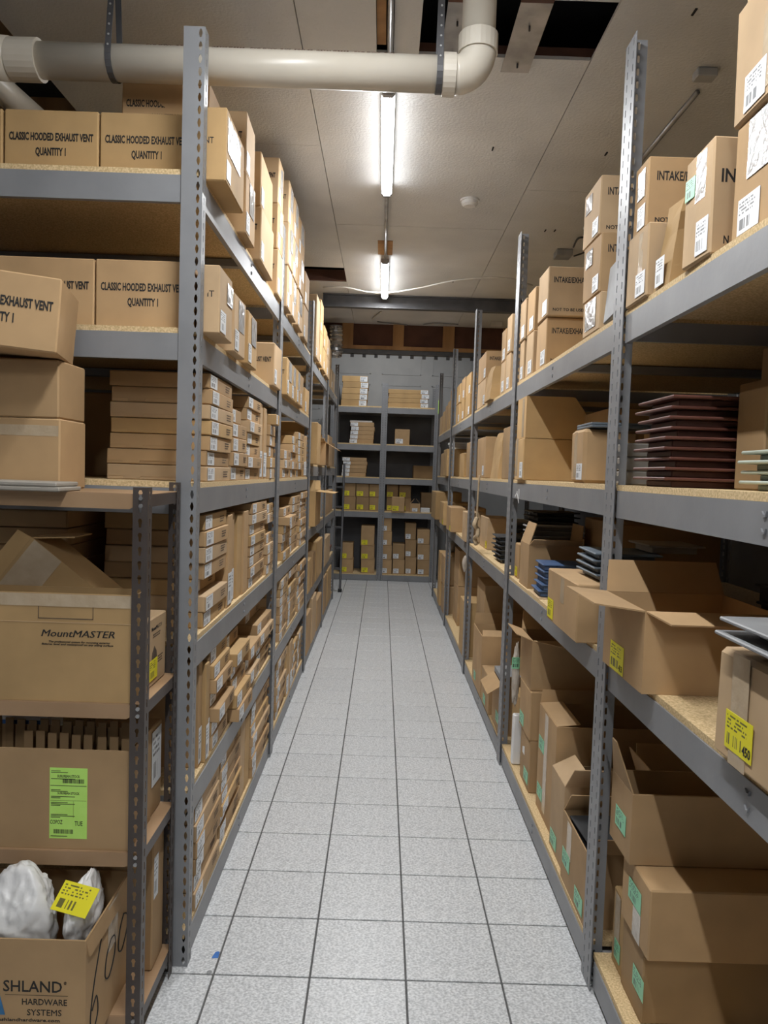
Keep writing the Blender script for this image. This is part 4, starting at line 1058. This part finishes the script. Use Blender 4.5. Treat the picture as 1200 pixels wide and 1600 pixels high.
# second shelf
z2 = RZL[1]+g_
o = open_carton(.690, 1.05, 1.865, 2.20, z2, .215, 'open carton numbered 413 with outspread flaps, right rack', {'-x': (84, .13, .02), '-y': (98, .10, .03), '+y': (22, .10, .015)}, 'kraft')
l_ = st(o, '-x', .075, .004, .115, .08, 'lab_yellow'); newobj('printed_text', text_mesh('413', .024, xs=.8, bold=.02), l_, T(.094, .016, .0011))
o = carton(.703, 1.0, 1.08, 1.487, z2, .225, 'taped carton numbered 450 at the right edge', 'kraft_pale', wob=.006, bev=.010)
d = dims(o); l_ = st(o, '-x', .055, .03, .105, .075, 'lab_yellow'); newobj('printed_text', text_mesh('450', .026, xs=.8, bold=.02), l_, T(.086, .016, .0011))
st(o, '-x', .07, .002, .065, .22, 'tape', name='packing_tape')
block_pile(.835, 1.29, z2+.230, 2, .030, .33, .30, 'panelgrey', 'grey mounting block', 'on the carton numbered 450', inset=.05, seed=6, slope=.01)
y0, y1 = 2.43, 2.86
o = carton(.668, 1.0, y0, y1, z2, .20, 'carton with yellow label overhanging the shelf left of near right post', 'kraft'); st(o, '-x', .012, .012, .09, .075, 'lab_yellow'); st(o, '-x', .2, .10, .05, .09, 'tape', name='packing_tape')
for c_ in (o,): c_.location.x += .0
block_pile(.86, 2.62, z2+.202, 4, .024, .23, .25, 'panelslate', 'slate mounting block', 'on the yellow-labelled carton', inset=.02, seed=7)
block_pile(.835, 3.42, z2+.004, 5, .030, .19, .20, 'panelblue', 'navy blue mounting block', 'on right rack second shelf', inset=.012, seed=8, slope=.004)
sh_ = newobj('cardboard_sheet', soft_box_mesh('cardboard_sheet', .2, .24, .003, 'kraft_pale', 0, .001)); sh_.location = (.83, 3.42, z2); tag(sh_, 'loose cardboard sheet beneath the navy blue blocks', 'cardboard')
o = open_carton(.738, 1.0, 3.60, 3.82, z2, .22, 'open carton with upright flap right of the blue blocks', {'-x': (-18, .11), '+x': (5, .1), '-y': (60, .06)}, 'kraft')
o = rbox(809.5, 799, z2, .19, 'narrow carton with yellow label by second right post', d=.2, prot=-.02); bc(o, ht=.05, mat='lab_yellow')
block_pile(.92, 3.9, z2+.193, 4, .026, .30, .14, 'panelgrey', 'pale grey mounting block', 'by the second right post', inset=.02, seed=9)
carton(1.05, 1.5, 3.2, 3.75, z2, .36, 'large dim carton behind the blue blocks', 'kraft_dark')
block_pile(.86, 4.75, z2, 6, .028, .20, .26, 'panelblack', 'charcoal mounting block', 'in third bay of right rack', inset=.02, seed=10, slope=-.003)
block_pile(1.12, 4.8, z2, 11, .030, .30, .30, 'panelblack', 'dark charcoal block', 'of the tall pile deep in third right bay', inset=.03, seed=11)
o = carton(.80, .98, 5.45, 5.85, z2, .24, 'slim carton with yellow label, third bay, right rack second shelf', 'kraft_pale'); bc(o, ht=.05, mat='lab_yellow')
o = rbox(729, 722, z2, .25, 'slim pale carton just past third right post, second shelf', prot=.03, mat='kraft_pale', d=.16)
for i, (a, b_, h, pr) in enumerate(((704, 697.5, .24, .06), (692.5, 687, .25, .055))):
    o = rbox(a, b_, z2, h, f'plain carton, {ORD[i]} past the third post, fourth bay, right rack', prot=pr, d=.34, mat='kraft' if i != 1 else 'kraft_gold'); bc(o, ht=.05, mat='lab_yellow')
rbox(680, 674, z2, .34, 'last carton at far end of right rack second shelf', prot=.07, mat='kraft_gold')
block_pile(1.3, 7.3, z2, 4, .022, .34, .3, 'panelgrey', 'dim grey mounting block', 'on far cartons of right rack', inset=.03, seed=13)
block_pile(1.25, 2.0, z2, 5, .052, .26, .30, 'panelblack', 'dim charcoal block', 'behind the carton numbered 413', inset=.01, seed=14)
block_pile(1.02, 2.62, z2+.302, 1, .03, .20, .2, 'panelbeige', 'taupe block', 'behind the near right post', inset=.02, seed=15)
carton(1.42, 1.7, 1.9, 2.2, z2, .42, 'tall dim carton at the back, right rack near second shelf', 'kraft_dark')
carton(1.08, 1.36, 1.42, 1.72, z2, .28, 'strapped dim carton behind the carton numbered 450', 'kraft_dark')
# cord with knot hanging from the third shelf
def curve(pts, n=5):
    P_ = [Vector(p) for p in pts]; out = []
    for i in range(len(P_)-1):
        p0, p1, p2, p3 = P_[max(i-1, 0)], P_[i], P_[i+1], P_[min(i+2, len(P_)-1)]
        for k in range(n):
            t = k/n; out.append(.5*((2*p1)+(p2-p0)*t+(2*p0-5*p1+4*p2-p3)*t*t+(3*p1-p0-3*p2+p3)*t**3))
    out.append(P_[-1]); return out
cy_ = YX(748, 1.5, .70)
cr = tag(MB().tube(curve([(.70, cy_, 1.64), (.698, cy_+.02, 1.5), (.70, cy_+.05, 1.32), (.70, cy_+.03, 1.24)]), .007, 6).obj('cord', 'cord', smooth=True), 'tan cord with a knot hanging from right rack third shelf', 'cord')
MB().tube(curve([(.70, cy_+.05, 1.33), (.68, cy_+.02, 1.28), (.71, cy_+.06, 1.25), (.70, cy_-.02, 1.21), (.69, cy_+.05, 1.18), (.70, cy_+.02, 1.14)]), .016, 6).obj('knot', 'cord', cr, smooth=True)
# clear bag dangling over the second-shelf beam
cb_ = crumple('clear_bag', (.685, 5.85, .86), (.024, .03, .07), 'clear', 6, 'clear plastic bag dangling below right rack second shelf', 'bag', sub=3)
del cb_['_z0']

# bottom shelf
z1 = RZL[0]+g_
def green(o, v=.02, u=None, wd=.10, ht=.06):
    d = dims(o); wd = min(wd, d[1]*.5); return st(o, '-x', d[1]*.55 if u is None else u, v, wd, ht, 'lab_green')
def r3(pn, pf, zz, X): return YX(pn, zz, X), min(YX(pf, zz, X), 2.243)
y0, y1 = r3(1003, 965, .22, .772); y1 = min(y1, 2.135)
o = carton(.772, 1.30, y0, y1, z1, .215, 'large lowest carton of the three at bottom right', 'kraft_dark'); green(o, .07, .10)
y0, y1 = r3(1014, 971, .43, .762); y1 = min(y1, 2.135)
o = carton(.762, 1.30, y0, y1, z1+.216, .20, 'large middle carton of the three at bottom right', 'kraft'); green(o, .09, .06); st(o, '-x', .10, .002, .06, .085, 'clear', name='loose_tape')
y0, y1 = r3(986, 955, .64, .745)
o = open_carton(.745, 1.32, y0, y1, z1+.418, .205, 'open carton with torn flaps topping the stack at bottom right', {'-x': (14, .13, (y1-y0)*.40), '+x': (25, .12), '-y': (-115, .05)}, 'kraft'); green(o, .06, .05)
o = carton(.778, .95, 2.145, 2.245, z1, .24, 'short carton tucked behind the bottom right stack', 'kraft_gold'); green(o, .03, .03); st(o, '-x', .02, .03, .045, .2, 'tape', name='packing_tape')
o = open_carton(.732, .98, 2.39, 2.72, z1, .26, 'torn open carton with dark parts left of near right post', {'+y': (-35, .10), '-y': (30, .08)}, 'kraft'); green(o, .07, .02); green(o, .02, .2); st(o, '-x', .07, .12, .06, .13, 'tape', name='packing_tape')
block_pile(.855, 2.55, z1+.01, 4, .062, .2, .26, 'panelblack', 'charcoal part', 'inside the torn open carton', inset=.004, seed=20)
o = open_carton(1.0, 1.30, 2.40, 2.72, z1, .42, 'open carton of slatted dark parts behind near right post', {'-x': (20, .1), '+y': (25, .1)}, 'kraft'); green(o, .2, .1)
for k in range(7):
    p = newobj('louvre_part', soft_box_mesh('louvre_part', .018, .24, .40, 'panelslate', 0, .003)); p.location = (1.05+k*.03, 2.56, z1+.008); tag(p, f'slatted slate part, {ORD[k]} from the left inside its open carton', 'vent', 'slatted parts in the open carton')
o = open_carton(.745, .99, 2.76, 2.97, z1, .33, 'open carton with tented flap, right rack bottom shelf', {'-y': (40, .13), '-x': (-60, .10)}, 'kraft_pale'); green(o, .02, .02)
o = open_carton(.765, 1.40, 3.0, 3.33, z1, .48, 'tall taped open carton in second bay, right rack bottom shelf', {'+y': (15, .06), '-x': (-85, .1)}, 'kraft'); green(o, .28, .02); green(o, .06, .02); st(o, '-x', .12, .03, .06, .44, 'tape', name='packing_tape')
o = carton(.752, 1.12, 3.44, 3.66, z1, .255, 'lower carton of the pair beside the dangling pouch', 'kraft'); green(o, .03, .1); st(o, '-x', .05, .14, .05, .1, 'white', name='paper_strip')
o = carton(.745, 1.20, 3.44, 3.70, z1+.256, .24, 'middle carton of the stack beside the dangling pouch', 'kraft'); green(o, .02, .02)
o = open_carton(.745, 1.25, 3.46, 3.74, z1+.497, .24, 'open carton on top of the stack beside the dangling pouch', {'-y': (100, .10, .18), '-x': (70, .08), '+y': (20, .1)}, 'kraft')
o = carton(.775, .95, 3.86, 4.05, z1, .34, 'narrow carton with blue tape by second right post', 'kraft_gold'); st(o, '-y', .004, .265, .16, .045, 'bluetape', name='blue_tape'); 
pc = crumple('clear_sleeve', (.738, 3.798, z1+.30), (.022, .030, .20), 'clear', 17, 'twisted clear plastic sleeve with green label hanging by second post', 'bag', sub=4, amp=.35, planes=18)
newobj('label_sticker', sheet_mesh('label_sticker', .06, .06, 'lab_green'), pc, Matrix(((1, 0, 0, -.03), (0, 0, -1, -.034), (0, 1, 0, .22), (0, 0, 0, 1)))); del pc['_z0']
o = newobj('white_sleeve', soft_box_mesh('white_sleeve', .048, .045, .27, 'white', .005, .006)); o.location = (.757, 3.805, z1); tag(o, 'upright white plastic sleeve standing beside blue-taped carton', 'bag')
o = open_carton(.735, .98, 4.20, 4.52, z1, .30, 'carton with drooping side flap past second right post', {'-x': (125, .10), '-y': (35, .08)}, 'kraft'); green(o, .05, .16)
for k in range(3):
    p = newobj('cover_plate', soft_box_mesh('cover_plate', .26, .30, .009, 'panelgrey', 0, .002)); p.matrix_world = T(.87, 4.36, z1+.315+.011*k) @ RY(-4); tag(p, f'grey panel, {ORD[2-k]} from top on the drooping-flap carton', 'panel', 'grey panels on the drooping-flap carton')
o = carton(.72, 1.0, 4.58, 4.90, z1, .24, 'low carton beneath the tall open one, third bay', 'kraft'); green(o, .02, .1)
o = open_carton(.72, 1.15, 4.95, 5.40, z1, .42, 'tall open carton with inner flap, third bay, bottom shelf', {'+y': (8, .08), '+x': (15, .1), '-y': (-70, .08)}, 'kraft'); green(o, .04, .1)
carton(.80, 1.4, 5.45, 5.90, z1, .36, 'big lower carton at back of third bay, right bottom shelf', 'kraft'); carton(.80, 1.4, 5.45, 5.90, z1+.361, .34, 'big upper carton at back of third bay, right bottom shelf', 'kraft')
o = rbox(725, 717, z1, .46, 'tall torn carton past third right post, bottom shelf', mat='kraft_gold', prot=.01)
o = carton(.80, 1.3, 7.3, 7.75, z1, .40, 'big lower carton in fourth bay, right bottom shelf', 'kraft'); carton(.80, 1.3, 7.3, 7.75, z1+.401, .36, 'big upper carton in fourth bay, right bottom shelf', 'kraft')
o = rbox(693.5, 689, z1, .30, 'lower carton of far pair, right rack bottom shelf', prot=.02); o = rbox(693.5, 689, z1+.301, .32, 'upper carton of far pair under a helmet-like lid', prot=.02)
rbox(686, 683, z1, .62, 'tall carton at far end of right rack bottom shelf', mat='kraft_gold', prot=.03)
hl = crumple('round_lid', (.85, 8.5, z1+.6225), (.09, .12, .07), 'blocklight', 9, 'rounded pale lid resting on far carton of right rack', 'lid', sub=3, amp=.0, planes=3)
del hl['_z0']
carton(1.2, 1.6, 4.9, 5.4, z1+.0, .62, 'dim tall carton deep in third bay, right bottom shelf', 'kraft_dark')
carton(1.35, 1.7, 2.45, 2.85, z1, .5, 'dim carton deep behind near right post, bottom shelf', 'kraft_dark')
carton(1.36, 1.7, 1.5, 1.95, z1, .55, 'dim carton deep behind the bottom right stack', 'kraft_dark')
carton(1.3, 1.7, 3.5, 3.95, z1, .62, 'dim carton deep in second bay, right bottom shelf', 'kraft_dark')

# ================================================================== BACK RACK GOODS
def bq(x0, x1, ytop, ybot, lev, label, d=.36, off=.03, mat='kraft', name='carton', lab=None, pos='l', n=1, fixh=None):
    """carton on the back rack from its front face in the photograph"""
    yf = BY+off; z0 = BZ[lev]+g_
    a = AY(x0, (ytop+ybot)/2, yf).x; b_ = AY(x1, (ytop+ybot)/2, yf).x
    h = fixh or (AY((x0+x1)/2, ytop, yf).z - AY((x0+x1)/2, ybot, yf).z)
    zb = max(z0, AY((x0+x1)/2, ybot, yf).z) if pos == 'f' else z0
    return a, b_, zb, h, yf
def back(x0, x1, ytop, ybot, z0, label, d=.36, off=.03, mat='kraft', sti=None, sw=.5, group=None):
    yf = BY+off; a = AY(x0, (ytop+ybot)/2, yf).x; b_ = AY(x1, (ytop+ybot)/2, yf).x
    h = AY((x0+x1)/2, ytop, yf).z - AY((x0+x1)/2, ybot, yf).z
    o = carton(a, b_, yf, yf+d, z0, h, label, mat, group=group)
    if sti:
        wd = (b_-a)*sw; st(o, '-y', .01, .015, wd, min(.07, h*.35), sti)
    return o, z0+h+.0008
GB = 'cartons on the far rack'
# fifth (top) level: flat cartons
def bflat(x0, x1, n, h, lev, who, sx='r', off=.04, mat='kraft_gold', jig=.0):
    a = AY(x0, 630, BY+off).x; b_ = AY(x1, 630, BY+off).x; r = random.Random(n)
    for k in range(n):
        dx_ = r.uniform(-.03, .03)
        o = carton(a+dx_, b_+dx_, BY+off, BY+off+.4, BZ[lev]+g_+k*(h+.001), h, f'flat carton, {ORD[n-1-k]} from top of the {who}', mat, name='flat_carton', group='flat cartons on the far rack', bev=.003)
        d = dims(o); wd = .11; st(o, '-y', d[0]-wd-.004 if sx == 'r' else .004, .004, wd, h*.86)
bflat(532, 572, 5, .088, 4, 'pile at upper left of the far rack')
bflat(608, 671, 4, .066, 4, 'pile at upper right of the far rack')
bflat(547, 584, 5, .062, 3, 'untidy pile on second level of far rack', sx='l', mat='kraft')
bflat(536, 574, 5, .056, 2, 'pile on third level of far rack', sx='l', mat='kraft')
o = newobj('white_tray', soft_box_mesh('white_tray', .34, .34, .03, 'white', 0, .008)); o.location = (-.35, BY+.26, BZ[3]+g_+5*.063); tag(o, 'white tray on top of the untidy far pile', 'tray')
o, _ = back(617, 640, 673, 697, BZ[3]+g_, 'single carton on second level of the far rack', sti='lab_white')
o, _ = back(646, 677, 725, 745, BZ[2]+g_, 'dim wide carton on third level of the far rack', mat='kraft_dark', off=.2)
# fourth level: two rows with yellow labels
for i, (a, b_) in enumerate(((534.5, 555.5), (556.5, 576.5), (577, 593.5))):
    zz = BZ[1]+g_
    for k, (t0, t1) in enumerate(((775, 796), (754.5, 775))):
        o, zz = back(a, b_, t0, t1, zz, f'yellow-labelled carton, {["lower", "upper"][k]}, {ORD[i]} pair from left on fourth far level', sti='lab_yellow', group=GB, mat='kraft_dark')
for i, (a, b_) in enumerate(((604, 622), (623.5, 642))):
    zz = BZ[1]+g_
    for k, (t0, t1) in enumerate(((777, 798), (757, 777))):
        o, zz = back(a, b_, t0, t1, zz, f'yellow-labelled carton, {["lower", "upper"][k]}, {ORD[i]} pair right of the far centre post', sti='lab_yellow', group=GB, mat='kraft_dark', off=.12)
o, _ = back(612, 632, 777, 800, BZ[1]+g_, 'yellow-labelled carton standing forward on the far rack', sti='lab_yellow', off=.0-.02, d=.12)
a = AY(641, 790, BY+.02).x
o = open_carton(a, a+.15, BY+.01, BY+.115, BZ[1]+g_, .13, 'small open carton with peaked flaps on the far rack', {'-x': (-40, .09), '+x': (-40, .09)}, 'kraft'); st(o, '-y', .03, .01, .08, .05)
o, _ = back(658, 680, 768, 798, BZ[1]+g_, 'plain carton at right of fourth far level', mat='kraft_dark', off=.2)
for k in range(3):
    p = newobj('paper_pad', soft_box_mesh('paper_pad', .14, .12, .022, 'white', .003, .003)); p.location = (AY(664, 795, BY+.1).x, BY+.085, BZ[1]+g_+.0225*k); tag(p, f'white pad, {ORD[2-k]} from top beside plain far carton', 'paper', 'white pads on far rack')
# bottom level
def btower(a, b_, cuts, who, sti, off=.03, mats=('kraft',), d=.36):
    zz = BZ[0]+g_
    for k, (t1, t0) in enumerate(zip(cuts, cuts[1:])):
        o, zz = back(a, b_, t0, t1, zz, f'carton, {ORD[len(cuts)-2-k]} from top of the {who} on far bottom level', sti=sti, off=off, mat=mats[k % len(mats)], group=GB, d=d, sw=.45)
btower(531.5, 551.5, (897, 876, 851), 'leftmost stack', 'lab_yellow')
btower(564, 585, (897, 875.5, 854, 823), 'stack left of centre post', 'lab_yellow')
btower(596.5, 612, (897, 875, 853, 831, 810), 'stack right of centre post', 'lab_white')
btower(613.5, 632, (898, 875, 851), 'second stack right of centre post', 'lab_white', mats=('kraft', 'kraft_dark'))
btower(633, 650, (899, 872, 845, 819), 'third stack right of centre post', 'lab_white', off=.06, mats=('kraft', 'kraft_dark', 'kraft_dark'))
btower(652, 671.5, (899, 876, 851, 828), 'rightmost stack', 'lab_white')

# folding ladder leaning beside the far rack
ld = empty('folding_ladder', (0, 0, 0)); tag(ld, 'dark folding step ladder leaning at the far left corner', 'ladder')
f0 = AZ(531, 925, .0)
for k, dx in enumerate((0, -.36)):
    p0 = Vector((f0.x+dx, f0.y, .03)); p1 = Vector((f0.x+dx-.02, f0.y+.55, 1.75))
    MB().tube([p0, p1], .016, 6).obj('rail', 'steel_dark', ld); MB().box(p0.x-.025, p0.x+.025, p0.y-.03, p0.y+.03, .0005, .04).obj('rubber_foot', 'rubber', ld)
for k in range(1, 6):
    t = k/6.2; y = f0.y+.55*t; zz = .03+1.72*t
    MB().box(f0.x-.345, f0.x-.015, y-.05, y+.05, zz-.012, zz+.012).obj('step', 'steel_dark', ld)

# foil duct by the header, above the left rack
c = AY(525, 530, 8.4)
fd = empty('foil_duct', (c.x, 8.4, c.z-.05)); tag(fd, 'crinkled silver foil duct hanging beside the wooden header', 'duct')
pts = [(0, 0, .20), (0, 0, .16), (.005, 0, .08), (0, 0, -.03), (-.005, 0, -.09), (-.01, .02, -.13)]
pts = curve(pts, 6)
MB().tube(pts, [.075+.008*((i % 3)-1) for i in range(len(pts))], 14).obj('flexible_sleeve', 'foil', fd, smooth=False)
MB().tube([(0, 0, -.055), (0, 0, -.085)], [.09, .09], 20).obj('clamp_band', 'galv', fd)

cable([(590, 503), (600, 504.5), (615, 505.5), (636, 508)], 'grey cable running to the white box behind the steel beam', z=ZC-.012, r=.007, mat='panelgrey')
cable([(662, 507), (680, 505), (700, 506), (716, 507)], 'grey cable running right from the white box by the header', z=ZC-.012, r=.007, mat='panelgrey')
c = AX(687, 634, .7135)
MB().box(-.0012, 0, -.05, .05, -.09, .09).obj('lime_tag', 'lime', rrack, T(.7145, 9.75, c.z))
c = AX(809, 777, .7255)
for dy, dz, a_, l__ in ((0, 0, 40, .09), (.05, .015, -25, .07), (-.03, .02, 80, .05)):
    MB().prism([(-l__/2, -.004), (l__/2, -.007), (l__/2, .006), (-l__/2, .003)], 'x', -.0008, 0).obj('paint_scuff', 'white', rrack, T(.7257, c.y+dy, c.z+dz) @ RX(a_))
# scrap of blue tape and a dark scuff on the floor
c = AZ(337, 1492, 0)
bt = MB().prism([(-.010, -.018), (.012, -.016), (.011, .012), (.004, .018), (-.004, .012)], 'z', .0003, .0012).obj('tape_scrap', 'bluetape'); bt.location = (c.x, c.y, 0); tag(bt, 'scrap of blue masking tape on the floor by the tall left post', 'tape')
c = AZ(327, 1519, 0)
bt = MB().tube([(0, 0, .0003), (0, 0, .0012)], [.009, .008], 10).obj('floor_speck', 'panelgrey'); bt.location = (c.x, c.y, 0); tag(bt, 'small dark round speck on the floor near the blue tape', 'speck')
for o in D.objects:
    if '_d' in o: del o['_d']
dup = [k for k, v in LABELS.items() if len(v) > 1]
if dup: print('DUPLICATE LABELS', dup)
